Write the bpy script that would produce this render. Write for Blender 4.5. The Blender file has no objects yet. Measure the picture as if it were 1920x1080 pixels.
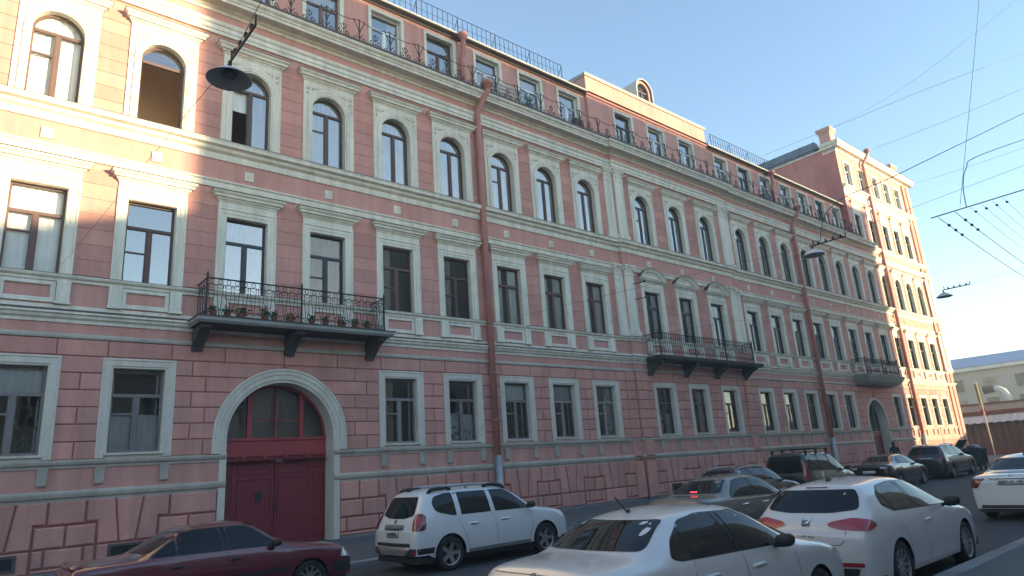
import bpy, bmesh, math, random
from mathutils import Vector, Matrix
from mathutils.bvhtree import BVHTree

random.seed(11)
SC = bpy.context.scene
COL = SC.collection
R = math.radians

# ------------------------------------------------------------------ camera
FPX = 1250.7                      # focal length in pixels of the 1920 px wide photograph
YAW, PITCH, ROLL = 0.7190, 0.2638, -0.06997
H = 1.92                          # eye height above the road
K = H / 1.65                      # facade was surveyed in units of 1.65 m eye height
D = 17.87 * K                     # distance from the camera to the facade plane (y = 0)
_f = Vector((math.sin(YAW) * math.cos(PITCH), math.cos(YAW) * math.cos(PITCH), math.sin(PITCH)))
_r0 = Vector((math.cos(YAW), -math.sin(YAW), 0))
_u0 = _r0.cross(_f)
_r = _r0 * math.cos(ROLL) + _u0 * math.sin(ROLL)
_u = -_r0 * math.sin(ROLL) + _u0 * math.cos(ROLL)
CAM = Vector((0, -D, H))
cd = bpy.data.cameras.new('camera')
cd.sensor_width = 36
cd.lens = FPX / 1920 * 36
cd.clip_start = 0.05
cd.clip_end = 3000
cam = bpy.data.objects.new('camera', cd)
COL.objects.link(cam)
cam.matrix_world = Matrix(((_r.x, _u.x, -_f.x, CAM.x), (_r.y, _u.y, -_f.y, CAM.y), (_r.z, _u.z, -_f.z, CAM.z), (0, 0, 0, 1)))
SC.camera = cam


def ray(px, py):
    return (_f + _r * ((px - 960) / FPX) + _u * ((540 - py) / FPX)).normalized()


def at_y(px, py, y):              # point of the pixel's ray on the vertical plane y (metres, facade = 0)
    d = ray(px, py)
    return CAM + d * ((y - CAM.y) / d.y)


def at_z(px, py, z):
    d = ray(px, py)
    return CAM + d * ((z - CAM.z) / d.z)


# ------------------------------------------------------------------ sky and sun
SUN_AZ, SUN_EL = R(32), R(8)     # azimuth measured from the street-side normal towards +x
SUN_DIR = Vector((math.sin(SUN_AZ) * math.cos(SUN_EL), -math.cos(SUN_AZ) * math.cos(SUN_EL), math.sin(SUN_EL)))
w = bpy.data.worlds.new('World')
SC.world = w
w.use_nodes = True
nt = w.node_tree
nt.nodes.clear()
sky = nt.nodes.new('ShaderNodeTexSky')
sky.sky_type = 'NISHITA'
sky.sun_disc = False
sky.sun_elevation = SUN_EL
sky.sun_rotation = math.atan2(SUN_DIR.x, SUN_DIR.y)
sky.altitude = 0
sky.air_density = 1.0
sky.dust_density = 0.15
sky.ozone_density = 1.7
bg = nt.nodes.new('ShaderNodeBackground')
bg.inputs[1].default_value = 0.15
wo = nt.nodes.new('ShaderNodeOutputWorld')
nt.links.new(sky.outputs[0], bg.inputs[0])
nt.links.new(bg.outputs[0], wo.inputs[0])
sl = bpy.data.lights.new('sun', 'SUN')
sl.energy = 3.7
sl.angle = R(0.8)
sl.color = (1.0, 0.83, 0.50)
so = bpy.data.objects.new('sun', sl)
COL.objects.link(so)
so.rotation_euler = (-SUN_DIR).to_track_quat('-Z', 'Y').to_euler()
so.location = (60, -60, 40)
vs = SC.view_settings
vs.view_transform = 'Standard'
vs.look = 'None'
vs.exposure = 1.88
vs.gamma = 1
vs.use_curve_mapping = False
SC.render.engine = 'CYCLES'


# ------------------------------------------------------------------ materials
def _n(nt, t, **kw):
    n = nt.nodes.new(t)
    for k, v in kw.items():
        setattr(n, k, v)
    return n


def mat(name, col, rough=0.8, metal=0.0, var=0.0, vscale=0.6, streak=0.0, fine=0.0, fscale=14.0, bump=0.0,
        bscale=30.0, coat=0.0, spec=0.5, rnd=0.0, stain=None, stain_amt=0.0, stain_scale=0.5, emit=None):
    m = bpy.data.materials.new(name)
    m.use_nodes = True
    nt = m.node_tree
    b = nt.nodes['Principled BSDF']
    b.inputs['Roughness'].default_value = rough
    b.inputs['Metallic'].default_value = metal
    b.inputs['Coat Weight'].default_value = coat
    b.inputs['Coat Roughness'].default_value = 0.03
    b.inputs['Specular IOR Level'].default_value = spec
    L = nt.links.new
    if not (var or streak or fine or bump or rnd or stain_amt):
        b.inputs['Base Color'].default_value = (*col, 1)
        if emit:
            b.inputs['Emission Color'].default_value = (*emit[0], 1)
            b.inputs['Emission Strength'].default_value = emit[1]
        return m
    geo = _n(nt, 'ShaderNodeNewGeometry')
    pos = geo.outputs['Position']
    val = None

    def noise(scale, vec=None, detail=4.0, rough=0.6):
        n = _n(nt, 'ShaderNodeTexNoise')
        n.inputs['Scale'].default_value = scale
        n.inputs['Detail'].default_value = detail
        n.inputs['Roughness'].default_value = rough
        L(vec or pos, n.inputs['Vector'])
        return n.outputs['Fac']

    def madd(fac, amt):
        nonlocal val
        mr = _n(nt, 'ShaderNodeMapRange')
        mr.inputs[1].default_value = 0.25
        mr.inputs[2].default_value = 0.75
        mr.inputs[3].default_value = 1 - amt
        mr.inputs[4].default_value = 1 + amt * 0.6
        L(fac, mr.inputs[0])
        if val is None:
            val = mr.outputs[0]
        else:
            mm = _n(nt, 'ShaderNodeMath', operation='MULTIPLY')
            L(val, mm.inputs[0])
            L(mr.outputs[0], mm.inputs[1])
            val = mm.outputs[0]
    if var:
        madd(noise(vscale), var)
    if streak:
        mp = _n(nt, 'ShaderNodeMapping')
        mp.inputs['Scale'].default_value = (1, 1, 0.09)
        L(pos, mp.inputs['Vector'])
        madd(noise(3.2, mp.outputs[0], 5, 0.65), streak)
    if fine:
        madd(noise(fscale, None, 6, 0.7), fine)
    if rnd:
        oi = _n(nt, 'ShaderNodeObjectInfo')
        madd(oi.outputs['Random'], rnd)
    cur = None
    if val is not None:
        vm = _n(nt, 'ShaderNodeVectorMath', operation='SCALE')
        vm.inputs[0].default_value = col
        L(val, vm.inputs['Scale'])
        cur = vm.outputs[0]
    if stain_amt:
        f = noise(stain_scale, None, 6, 0.7)
        mr = _n(nt, 'ShaderNodeMapRange')
        mr.inputs[1].default_value = 0.52
        mr.inputs[2].default_value = 0.72
        mr.inputs[4].default_value = stain_amt
        L(f, mr.inputs[0])
        mx = _n(nt, 'ShaderNodeMix', data_type='RGBA')
        L(mr.outputs[0], mx.inputs[0])
        if cur is not None:
            L(cur, mx.inputs[6])
        else:
            mx.inputs[6].default_value = (*col, 1)
        mx.inputs[7].default_value = (*stain, 1)
        cur = mx.outputs[2]
    if cur is None:
        b.inputs['Base Color'].default_value = (*col, 1)
    else:
        L(cur, b.inputs['Base Color'])
    if bump:
        bp = _n(nt, 'ShaderNodeBump')
        bp.inputs['Strength'].default_value = bump
        bp.inputs['Distance'].default_value = 0.012
        L(noise(bscale, None, 6, 0.65), bp.inputs['Height'])
        L(bp.outputs[0], b.inputs['Normal'])
    return m


def glass_mat(name, tint=(0.9, 0.93, 0.95), ior=2.0):
    m = bpy.data.materials.new(name)
    m.use_nodes = True
    nt = m.node_tree
    nt.nodes.clear()
    o = _n(nt, 'ShaderNodeOutputMaterial')
    mx = _n(nt, 'ShaderNodeMixShader')
    fr = _n(nt, 'ShaderNodeFresnel')
    fr.inputs[0].default_value = ior
    tr = _n(nt, 'ShaderNodeBsdfTransparent')
    tr.inputs[0].default_value = (*tint, 1)
    gl = _n(nt, 'ShaderNodeBsdfGlossy')
    gl.inputs['Roughness'].default_value = 0.01
    # old float glass: slightly wavy
    geo = _n(nt, 'ShaderNodeNewGeometry')
    no = _n(nt, 'ShaderNodeTexNoise')
    no.inputs['Scale'].default_value = 1.3
    bp = _n(nt, 'ShaderNodeBump')
    bp.inputs['Strength'].default_value = 0.05
    bp.inputs['Distance'].default_value = 0.05
    nt.links.new(geo.outputs['Position'], no.inputs['Vector'])
    nt.links.new(no.outputs['Fac'], bp.inputs['Height'])
    nt.links.new(bp.outputs[0], gl.inputs['Normal'])
    nt.links.new(fr.outputs[0], mx.inputs[0])
    nt.links.new(tr.outputs[0], mx.inputs[1])
    nt.links.new(gl.outputs[0], mx.inputs[2])
    nt.links.new(mx.outputs[0], o.inputs[0])
    return m


M = {}
M['pink'] = mat('pink_plaster', (0.64, 0.315, 0.262), 0.9, var=0.17, vscale=0.5, streak=0.20, fine=0.07, bump=0.25, bscale=22,
                stain=(0.48, 0.28, 0.25), stain_amt=0.6, stain_scale=0.5)
M['pinkblock'] = mat('pink_block_plaster', (0.62, 0.295, 0.243), 0.9, var=0.15, vscale=0.8, streak=0.18, fine=0.07, bump=0.3, bscale=22, rnd=0.09,
                     stain=(0.38, 0.215, 0.19), stain_amt=0.6, stain_scale=0.7)
M['firewall'] = mat('red_firewall', (0.50, 0.175, 0.15), 0.9, var=0.22, vscale=0.5, streak=0.15, fine=0.08, bump=0.3, bscale=14, stain=(0.52, 0.30, 0.26), stain_amt=0.45, stain_scale=0.35)
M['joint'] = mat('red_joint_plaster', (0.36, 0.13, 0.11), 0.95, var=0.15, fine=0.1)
M['cream'] = mat('cream_trim', (0.80, 0.74, 0.625), 0.85, var=0.08, vscale=0.9, streak=0.26, fine=0.10, bump=0.22, bscale=26,
                 stain=(0.46, 0.43, 0.37), stain_amt=0.65, stain_scale=0.9)
M['greytrim'] = mat('grey_white_trim', (0.68, 0.615, 0.53), 0.85, var=0.10, vscale=0.9, streak=0.16, fine=0.09, bump=0.2, bscale=26,
                    stain=(0.36, 0.34, 0.32), stain_amt=0.4, stain_scale=0.9)
M['string'] = mat('weathered_string', (0.50, 0.445, 0.375), 0.9, var=0.15, vscale=0.8, streak=0.2, fine=0.1, bump=0.25, bscale=26,
                  stain=(0.2, 0.17, 0.16), stain_amt=0.5, stain_scale=0.7)
M['flash'] = mat('dark_metal_flashing', (0.10, 0.075, 0.065), 0.6, var=0.25, fine=0.15)
M['brownframe'] = mat('brown_timber_frame', (0.13, 0.07, 0.06), 0.6, var=0.2, fine=0.1, rnd=0.2)
M['greyframe'] = mat('grey_timber_frame', (0.24, 0.21, 0.20), 0.65, var=0.2, fine=0.1, rnd=0.2)
M['darkframe'] = mat('dark_frame', (0.05, 0.045, 0.05), 0.5, rnd=0.2)
M['whiteframe'] = mat('white_frame', (0.78, 0.78, 0.78), 0.45)
M['glass'] = glass_mat('window_glass')
M['skyglass'] = glass_mat('sky_boosted_window_glass', (0.93, 0.95, 0.96), 3.8)  # reflectance raised so these panes show a brighter sky
M['clearglass'] = glass_mat('clear_window_glass', (0.96, 0.96, 0.95), 1.45)
M['curtain'] = mat('white_curtain', (0.84, 0.84, 0.82), 0.9, var=0.12, vscale=2.0, rnd=0.15)
M['curtain2'] = mat('ochre_curtain', (0.42, 0.33, 0.20), 0.9, var=0.2, vscale=2.0)
M['curtain3'] = mat('grey_curtain', (0.34, 0.33, 0.32), 0.9, var=0.15, vscale=2.0, rnd=0.15)
M['room'] = mat('room_wall', (0.33, 0.265, 0.20), 0.9, var=0.1)
M['iron'] = mat('black_iron', (0.014, 0.013, 0.014), 0.55, var=0.3, vscale=4)
M['rustiron'] = mat('rusty_iron', (0.035, 0.022, 0.022), 0.65, var=0.4, vscale=3)
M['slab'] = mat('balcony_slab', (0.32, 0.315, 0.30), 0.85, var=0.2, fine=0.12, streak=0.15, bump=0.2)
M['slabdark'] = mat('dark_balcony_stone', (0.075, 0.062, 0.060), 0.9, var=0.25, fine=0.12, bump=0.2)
M['pipe'] = mat('pink_painted_pipe', (0.50, 0.20, 0.17), 0.55, var=0.12, vscale=1.5, streak=0.1, fine=0.06)
M['zinc'] = mat('zinc_pipe', (0.34, 0.35, 0.37), 0.45, metal=0.5, var=0.15, vscale=2)
M['roof'] = mat('blue_grey_roof', (0.12, 0.15, 0.19), 0.5, metal=0.2, var=0.15, vscale=0.8, fine=0.08)
M['roofedge'] = mat('pale_roof_edge', (0.52, 0.48, 0.42), 0.6, var=0.18, vscale=1.5, fine=0.1)
M['gate'] = mat('oxblood_gate', (0.21, 0.020, 0.030), 0.5, var=0.18, vscale=1.2, streak=0.15, fine=0.08, bump=0.1)
M['gatetop'] = mat('red_gate_frame', (0.36, 0.045, 0.048), 0.55, var=0.15, vscale=1.2, streak=0.1)
M['granite'] = mat('granite_plinth', (0.22, 0.22, 0.22), 0.8, var=0.25, vscale=3, fine=0.25, fscale=30, bump=0.2)
M['asphalt'] = mat('asphalt', (0.055, 0.056, 0.060), 0.85, var=0.22, vscale=0.35, fine=0.25, fscale=60, bump=0.35, bscale=120, stain=(0.035, 0.035, 0.038), stain_amt=0.6, stain_scale=0.8)
M['pave'] = mat('pavement_asphalt', (0.10, 0.105, 0.11), 0.85, var=0.2, vscale=0.5, fine=0.2, fscale=50, bump=0.3, bscale=90, stain=(0.07, 0.07, 0.075), stain_amt=0.5, stain_scale=0.9)
M['kerb'] = mat('granite_kerb', (0.24, 0.24, 0.24), 0.8, var=0.2, vscale=2.0, fine=0.2, fscale=35, rnd=0.2, bump=0.25)
M['beige'] = mat('beige_render', (0.44, 0.41, 0.38), 0.9, var=0.1, vscale=0.3, streak=0.15, fine=0.06)
M['farbeige'] = mat('far_beige_render', (0.50, 0.425, 0.345), 0.9, var=0.08, vscale=0.2, streak=0.12)
M['ochre'] = mat('ochre_render', (0.50, 0.44, 0.34), 0.9, var=0.12, vscale=0.3, streak=0.12, fine=0.06)
M['paleyellow'] = mat('pale_yellow_render', (0.50, 0.47, 0.42), 0.9, var=0.12, vscale=0.3, streak=0.12)
M['brownmetal'] = mat('brown_corrugated_metal', (0.13, 0.062, 0.036), 0.6, var=0.2, vscale=0.7, streak=0.25)
M['whitemetal'] = mat('white_corrugated_sheet', (0.62, 0.60, 0.58), 0.6, var=0.15, vscale=1)
M['redfascia'] = mat('rusty_red_fascia', (0.17, 0.055, 0.04), 0.7, var=0.25, vscale=0.7)
M['blueroof'] = mat('blue_metal_roof', (0.19, 0.29, 0.43), 0.5, var=0.1, vscale=0.3)
M['darkglass'] = mat('dark_window_glass', (0.025, 0.028, 0.032), 0.05, spec=0.6)
M['green'] = mat('green_leaves', (0.05, 0.11, 0.035), 0.6, var=0.3, vscale=9)
M['terracotta'] = mat('terracotta', (0.36, 0.12, 0.07), 0.8, var=0.1)
M['flower'] = mat('pink_flower', (0.50, 0.05, 0.14), 0.6)
M['lampgrey'] = mat('lamp_grey_enamel', (0.62, 0.58, 0.56), 0.4, var=0.1, vscale=5)
M['lampinner'] = mat('lamp_inner', (0.25, 0.23, 0.22), 0.4)
M['cable'] = mat('cable_black', (0.02, 0.022, 0.028), 0.6)


# ------------------------------------------------------------------ mesh helpers
class MB:
    def __init__(s, k=1.0):
        s.v, s.f, s.m, s.k = [], [], [], k

    def add(s, vs, fs, mi=0):
        n = len(s.v)
        s.v += [(x * s.k, y * s.k, z * s.k) for x, y, z in vs]
        s.f += [tuple(i + n for i in f) for f in fs]
        s.m += [mi] * len(fs)

    def box(s, x0, x1, y0, y1, z0, z1, mi=0):
        s.add([(x0, y0, z0), (x1, y0, z0), (x1, y1, z0), (x0, y1, z0), (x0, y0, z1), (x1, y0, z1), (x1, y1, z1), (x0, y1, z1)],
              [(0, 3, 2, 1), (4, 5, 6, 7), (0, 1, 5, 4), (1, 2, 6, 5), (2, 3, 7, 6), (3, 0, 4, 7)], mi)

    def block(s, poly, yf, yb, bev, mi=0):          # poly: xz points counter-clockwise seen from -y
        n = len(poly)
        cx = sum(p[0] for p in poly) / n
        cz = sum(p[1] for p in poly) / n
        ins = offset_poly(poly, bev)
        vs = [(p[0], yb, p[1]) for p in poly] + [(p[0], yf + bev, p[1]) for p in poly] + [(p[0], yf, p[1]) for p in ins]
        fs = []
        for a in range(2):
            for i in range(n):
                j = (i + 1) % n
                fs.append((a * n + i, a * n + j, (a + 1) * n + j, (a + 1) * n + i))
        fs.append(tuple(range(2 * n, 3 * n)))
        s.add(vs, fs, mi)

    def loops(s, loops, closed=False, mi=0):        # bridge successive point loops
        n = len(loops[0])
        vs = [p for l in loops for p in l]
        fs = []
        for a in range(len(loops) - 1):
            for i in range(n if closed else n - 1):
                j = (i + 1) % n
                fs.append((a * n + i, a * n + j, (a + 1) * n + j, (a + 1) * n + i))
        s.add(vs, fs, mi)

    def tube(s, pts, r, n=6, mi=0, closed=False, cap=True):
        pts = [Vector(p) for p in pts]
        m = len(pts)
        rs = r if isinstance(r, (list, tuple)) else [r] * m
        rings = []
        prev = None
        for i, p in enumerate(pts):
            if closed:
                t = (pts[(i + 1) % m] - pts[i - 1])
            else:
                t = (pts[min(i + 1, m - 1)] - pts[max(i - 1, 0)])
            if t.length < 1e-9:
                t = Vector((0, 0, 1))
            t.normalize()
            if prev is None:
                a = Vector((0, 0, 1)) if abs(t.z) < 0.9 else Vector((1, 0, 0))
            else:
                a = prev
            b = t.cross(a)
            if b.length < 1e-6:
                b = t.cross(Vector((0, 1, 0)))
            b.normalize()
            a = b.cross(t)
            prev = a
            rings.append([tuple(p + (a * math.cos(2 * math.pi * q / n) + b * math.sin(2 * math.pi * q / n)) * rs[i]) for q in range(n)])
        vs = [p for rg in rings for p in rg]
        fs = []
        for i in range(m if closed else m - 1):
            i2 = (i + 1) % m
            for q in range(n):
                q2 = (q + 1) % n
                fs.append((i * n + q, i * n + q2, i2 * n + q2, i2 * n + q))
        if cap and not closed:
            fs.append(tuple(range(n - 1, -1, -1)))
            fs.append(tuple((m - 1) * n + q for q in range(n)))
        s.add(vs, fs, mi)

    def lathe(s, prof, n=16, c=(0, 0, 0), axis='z', mi=0):
        rings = []
        for r, z in prof:
            rg = []
            for q in range(n):
                a = 2 * math.pi * q / n
                x, y = r * math.cos(a), r * math.sin(a)
                rg.append({'z': (c[0] + x, c[1] + y, c[2] + z), 'y': (c[0] + x, c[1] + z, c[2] + y), 'x': (c[0] + z, c[1] + x, c[2] + y)}[axis])
            rings.append(rg)
        s.loops(rings, True, mi)

    def sweep(s, path, prof, mi=0, caps=True):      # plan path, outward = right of travel; prof = (offset, z)
        n = len(path)
        dirs = []
        for i in range(n - 1):
            dx, dy = path[i + 1][0] - path[i][0], path[i + 1][1] - path[i][1]
            l = math.hypot(dx, dy)
            dirs.append((dx / l, dy / l))
        rows = []
        for i, p in enumerate(path):
            d0 = dirs[max(i - 1, 0)]
            d1 = dirs[min(i, n - 2)]
            n0, n1 = (d0[1], -d0[0]), (d1[1], -d1[0])
            mx, my = n0[0] + n1[0], n0[1] + n1[1]
            q = (mx * mx + my * my)
            mx, my = mx * 2 / q, my * 2 / q
            rows.append([(p[0] + mx * o, p[1] + my * o, z) for o, z in prof])
        m = len(prof)
        vs = [p for r_ in rows for p in r_]
        fs = []
        for i in range(n - 1):
            for j in range(m - 1):
                fs.append((i * m + j, (i + 1) * m + j, (i + 1) * m + j + 1, i * m + j + 1))
        if caps:
            fs.append(tuple(range(m - 1, -1, -1)))
            fs.append(tuple((n - 1) * m + j for j in range(m)))
        s.add(vs, fs, mi)

    def mesh(s, name, mats, smooth=False):
        me = bpy.data.meshes.new(name)
        me.from_pydata(s.v, [], s.f)
        if not isinstance(mats, (list, tuple)):
            mats = [mats]
        for m_ in mats:
            me.materials.append(M[m_] if isinstance(m_, str) else m_)
        if any(s.m):
            me.polygons.foreach_set('material_index', s.m)
        if smooth:
            me.polygons.foreach_set('use_smooth', [True] * len(me.polygons))
        me.update()
        return me

    def build(s, name, mats, parent=None, smooth=False, loc=None, **kw):
        return link(name, s.mesh(name, mats, smooth), parent, loc, **kw)


def link(name, data, parent=None, loc=None, label=None, cat=None, group=None, kind=None, rot=None, scale=None):
    o = bpy.data.objects.new(name, data)
    COL.objects.link(o)
    if parent:
        o.parent = parent
    if loc is not None:
        o.location = loc
    if rot is not None:
        o.rotation_euler = rot
    if scale is not None:
        o.scale = scale
    for k_, v_ in (('label', label), ('category', cat), ('group', group), ('kind', kind)):
        if v_:
            o[k_] = v_
    return o


def empty(name, label, cat, loc=(0, 0, 0), rotz=0, group=None):
    return link(name, None, None, loc, label, cat, group, rot=(0, 0, rotz))


def offset_poly(poly, d):                            # inset a ccw polygon by d
    n = len(poly)
    out = []
    for i in range(n):
        p0, p1, p2 = poly[i - 1], poly[i], poly[(i + 1) % n]
        e0 = (p1[0] - p0[0], p1[1] - p0[1])
        e1 = (p2[0] - p1[0], p2[1] - p1[1])
        l0, l1 = math.hypot(*e0) or 1e-9, math.hypot(*e1) or 1e-9
        n0, n1 = (-e0[1] / l0, e0[0] / l0), (-e1[1] / l1, e1[0] / l1)
        mx, my = n0[0] + n1[0], n0[1] + n1[1]
        q = mx * mx + my * my
        if q < 0.15:
            q = 0.15
        out.append((p1[0] + mx * 2 / q * d, p1[1] + my * 2 / q * d))
    return out


def clip_poly(poly, a, b, c):                        # keep a*x + b*z <= c
    out = []
    n = len(poly)
    for i in range(n):
        p, q = poly[i], poly[(i + 1) % n]
        fp, fq = a * p[0] + b * p[1] - c, a * q[0] + b * q[1] - c
        if fp <= 0:
            out.append(p)
        if fp * fq < 0:
            t = fp / (fp - fq)
            out.append((p[0] + (q[0] - p[0]) * t, p[1] + (q[1] - p[1]) * t))
    return out


def round_poly(poly, r, n=3):
    out = []
    m = len(poly)
    for i in range(m):
        p0, p1, p2 = Vector(poly[i - 1]), Vector(poly[i]), Vector(poly[(i + 1) % m])
        a, b = (p0 - p1), (p2 - p1)
        rr = min(r, a.length * 0.4, b.length * 0.4)
        a, b = p1 + a.normalized() * rr, p1 + b.normalized() * rr
        for t in range(n + 1):
            t /= n
            q = a * (1 - t) ** 2 + p1 * 2 * t * (1 - t) + b * t * t
            out.append((q.x, q.y))
    return out
# ------------------------------------------------------------------ ground, road, pavements
YK_F = (12.55 - 17.87) * K        # kerb line along the facade
YK_C = (3.30 - 17.87) * K         # kerb line on the camera's side
Y_OPP = -D - 8.0                  # front of the unseen houses opposite, set back to admit more skylight
g = MB()
g.add([(-900, -900, -0.06), (900, -900, -0.06), (900, 900, -0.06), (-900, 900, -0.06)], [(0, 1, 2, 3)])
g.build('ground', 'asphalt', kind='structure')
X_END = 61.6 * K
g = MB()
nx = 60
for i in range(nx):
    x0, x1 = -40 + i * 140 / nx, -40 + (i + 1) * 140 / nx
    g.add([(x0, YK_C, 0), (x1, YK_C, 0), (x1, YK_F, 0), (x0, YK_F, 0)], [(0, 1, 2, 3)])
g.build('road', 'asphalt', kind='structure')
g = MB()
g.box(-40, X_END + 2.5, YK_F + 0.24, 1.0, -0.05, 0.135)
g.build('pavement_along_facade', 'pave', kind='structure')
g = MB()
g.box(-40, 96, Y_OPP - 1, YK_C - 0.24, -0.05, 0.135)
g.build('pavement_across_street', 'pave', kind='structure')
for nm, y0, xa, xb, txt in (('kerb_along_facade', YK_F, -12, X_END + 2.5, 'f'), ('kerb_across_street', YK_C - 0.24, -6, 60, 'c')):
    root = MB()
    root.box(xa, xb, y0 + 0.02, y0 + 0.22, -0.05, 0.10)
    ro = root.build(nm, 'joint' if False else 'kerb', kind='structure')
    x = xa
    i = 0
    while x < xb:
        l = 0.95 + 0.25 * ((i * 37) % 10) / 10
        b = MB()
        zt = 0.14 + 0.006 * ((i * 13) % 7 - 3) / 3
        b.loops([[(x, y0, -0.04), (x + l - 0.012, y0, -0.04), (x + l - 0.012, y0 + 0.24, -0.04), (x, y0 + 0.24, -0.04)],
                 [(x, y0, zt - 0.02), (x + l - 0.012, y0, zt - 0.02), (x + l - 0.012, y0 + 0.24, zt - 0.02), (x, y0 + 0.24, zt - 0.02)],
                 [(x + 0.01, y0 + 0.02, zt), (x + l - 0.022, y0 + 0.02, zt), (x + l - 0.022, y0 + 0.22, zt), (x + 0.01, y0 + 0.22, zt)]], True)
        b.f.append((8, 9, 10, 11))
        b.m.append(0)
        b.build('kerb_stone', 'kerb', ro)
        x += l
        i += 1

# ------------------------------------------------------------------ the pink building (surveyed units x K)
B = [-5.95, -3.55, -1.16, 1.22, 3.61, 6.0, 8.4, 10.83, 13.18, 15.53, 17.86, 20.2, 23.85, 26.38, 28.95, 32.45, 34.9, 37.3,
     39.75, 42.1, 44.5, 46.95, 49.45, 51.9, 54.35, 56.5, 58.75]
XL, XR = -7.2, 61.6
RS0, RS1, RSY = 22.0, 30.8, -0.12                # shallow central projection
G1, G2 = 7.14, 45.72                             # carriage gate and far gate
PATH = [(XL, 0), (RS0, 0), (RS0, RSY), (RS1, RSY), (RS1, 0), (XR, 0), (XR, 9)]
bld = empty('apartment_building', 'long pink and cream apartment house with arched top-floor windows, balconies and attic', 'building')


def yb(x):
    return RSY if RS0 < x < RS1 else 0.0


def wall_fill(mb, x0, x1, y, z0, z1, ops, mi=0):
    ops = sorted(o for o in ops if x0 < o[0] < x1)
    bs = [x0] + [(ops[i][0] + ops[i + 1][0]) / 2 for i in range(len(ops) - 1)] + [x1]
    if not ops:
        mb.add([(x0, y, z0), (x1, y, z0), (x1, y, z1), (x0, y, z1)], [(0, 1, 2, 3)], mi)
        return
    for i, (cx, hw, zb, zs, arch) in enumerate(ops):
        q = lambda a, b, c, d: mb.add([(a, y, c), (b, y, c), (b, y, d), (a, y, d)], [(0, 1, 2, 3)], mi)
        q(bs[i], cx - hw, z0, z1)
        q(cx + hw, bs[i + 1], z0, z1)
        if zb > z0 + 1e-4:
            q(cx - hw, cx + hw, z0, zb)
        if not arch:
            q(cx - hw, cx + hw, zs, z1)
        else:
            n = 14
            pts = [(cx - hw * math.cos(math.pi * t / n), zs + hw * math.sin(math.pi * t / n)) for t in range(n + 1)]
            for t in range(n):
                a, b = pts[t], pts[t + 1]
                mb.add([(a[0], y, a[1]), (b[0], y, b[1]), (b[0], y, z1), (a[0], y, z1)], [(0, 1, 2, 3)], mi)


GZ = (2.62, 4.56)
PZ = (6.70, 8.82)
AZ = (11.0, 12.93)
gw = [x for x in B if abs(x - G1) > 2 and abs(x - G2) > 2]
ops_g = [(x, 0.56, GZ[0], GZ[1], 0) for x in gw] + [(G1, 1.45, 0.0, 2.88, 1), (G2, 1.36, 0.0, 2.95, 1)]
ops_p = [(x, 0.56, PZ[0], PZ[1], 0) for x in B]
ops_a = [(x, 0.55, AZ[0], AZ[1], 1) for x in B]
SEGS = [(XL, RS0, 0.0), (RS0, RS1, RSY), (RS1, XR, 0.0)]
walls = {}
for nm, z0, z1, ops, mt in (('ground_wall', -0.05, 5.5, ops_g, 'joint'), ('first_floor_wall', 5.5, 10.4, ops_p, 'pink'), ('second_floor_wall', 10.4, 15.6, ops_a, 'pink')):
    mb = MB(K)
    for x0, x1, y in SEGS:
        wall_fill(mb, x0, x1, y, z0, z1, ops)
    for x in (RS0, RS1):
        mb.add([(x, 0, z0), (x, RSY, z0), (x, RSY, z1), (x, 0, z1)], [(0, 1, 2, 3)])
    mb.add([(XR, 0, z0), (XR, 9, z0), (XR, 9, z1), (XR, 0, z1)], [(0, 1, 2, 3)])
    mb.add([(XL, 0, z0), (XL, 9, z0), (XL, 9, z1), (XL, 0, z1)], [(0, 1, 2, 3)])
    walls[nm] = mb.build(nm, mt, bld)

# rooms behind the windows
mb = MB(K)
YB = 2.6
mb.add([(XL, YB, -0.05), (XR, YB, -0.05), (XR, YB, 18.2), (XL, YB, 18.2)], [(0, 1, 2, 3)])
mb.add([(48.1, YB, 18.2), (XR, YB, 18.2), (XR, YB, 22.8), (48.1, YB, 22.8)], [(0, 1, 2, 3)])
for z in (2.3, 5.6, 10.45, 15.5):
    mb.add([(XL, 0.3, z), (XR, 0.3, z), (XR, YB, z), (XL, YB, z)], [(0, 1, 2, 3)])
for i in range(len(B) - 1):
    if B[i] in (44.5, 6.0):
        continue
    x = (B[i] + B[i + 1]) / 2
    mb.add([(x, 0.24, 5.6), (x, YB, 5.6), (x, YB, 15.5), (x, 0.24, 15.5)], [(0, 1, 2, 3)])
    mb.add([(x, 0.75, 15.5), (x, YB, 15.5), (x, YB, 18.2), (x, 0.75, 18.2)], [(0, 1, 2, 3)])
    mb.add([(x, 0.24, 2.3), (x, YB, 2.3), (x, YB, 5.6), (x, 0.24, 5.6)], [(0, 1, 2, 3)])
mb.build('room_interior', 'room', bld)

# ---- plaster blocks
blocks = {'rustic_block': [], 'plinth_block': [], 'course_block': []}


def blk(kind, poly, y, proud, bev):
    cx = sum(p[0] for p in poly) / len(poly) * K
    cz = sum(p[1] for p in poly) / len(poly) * K
    d = (Vector((cx, 0, cz)) - CAM).length
    fwd = (Vector((cx, 0, cz)) - CAM).dot(_f)
    px = (cx > -0.5) and fwd > 0
    blocks[kind].append((0 if px else 1, d, poly, y, proud, bev))


def rect(x0, x1, z0, z1):
    return [(x0, z0), (x1, z0), (x1, z1), (x0, z1)]


gap = 0.022
rows = [2.50 + i * 0.386 for i in range(8)]
ops_sorted = sorted([(x - 0.74, x + 0.74, 0) for x in gw] + [(G1 - 1.62, G1 + 1.62, 1), (G2 - 1.5, G2 + 1.5, 1)])


def gate_x(gx, r, z, side, zc):
    h = max(z - zc, 0)
    return gx + side * (math.sqrt(max(r * r - h * h, 0.0)))


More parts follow.
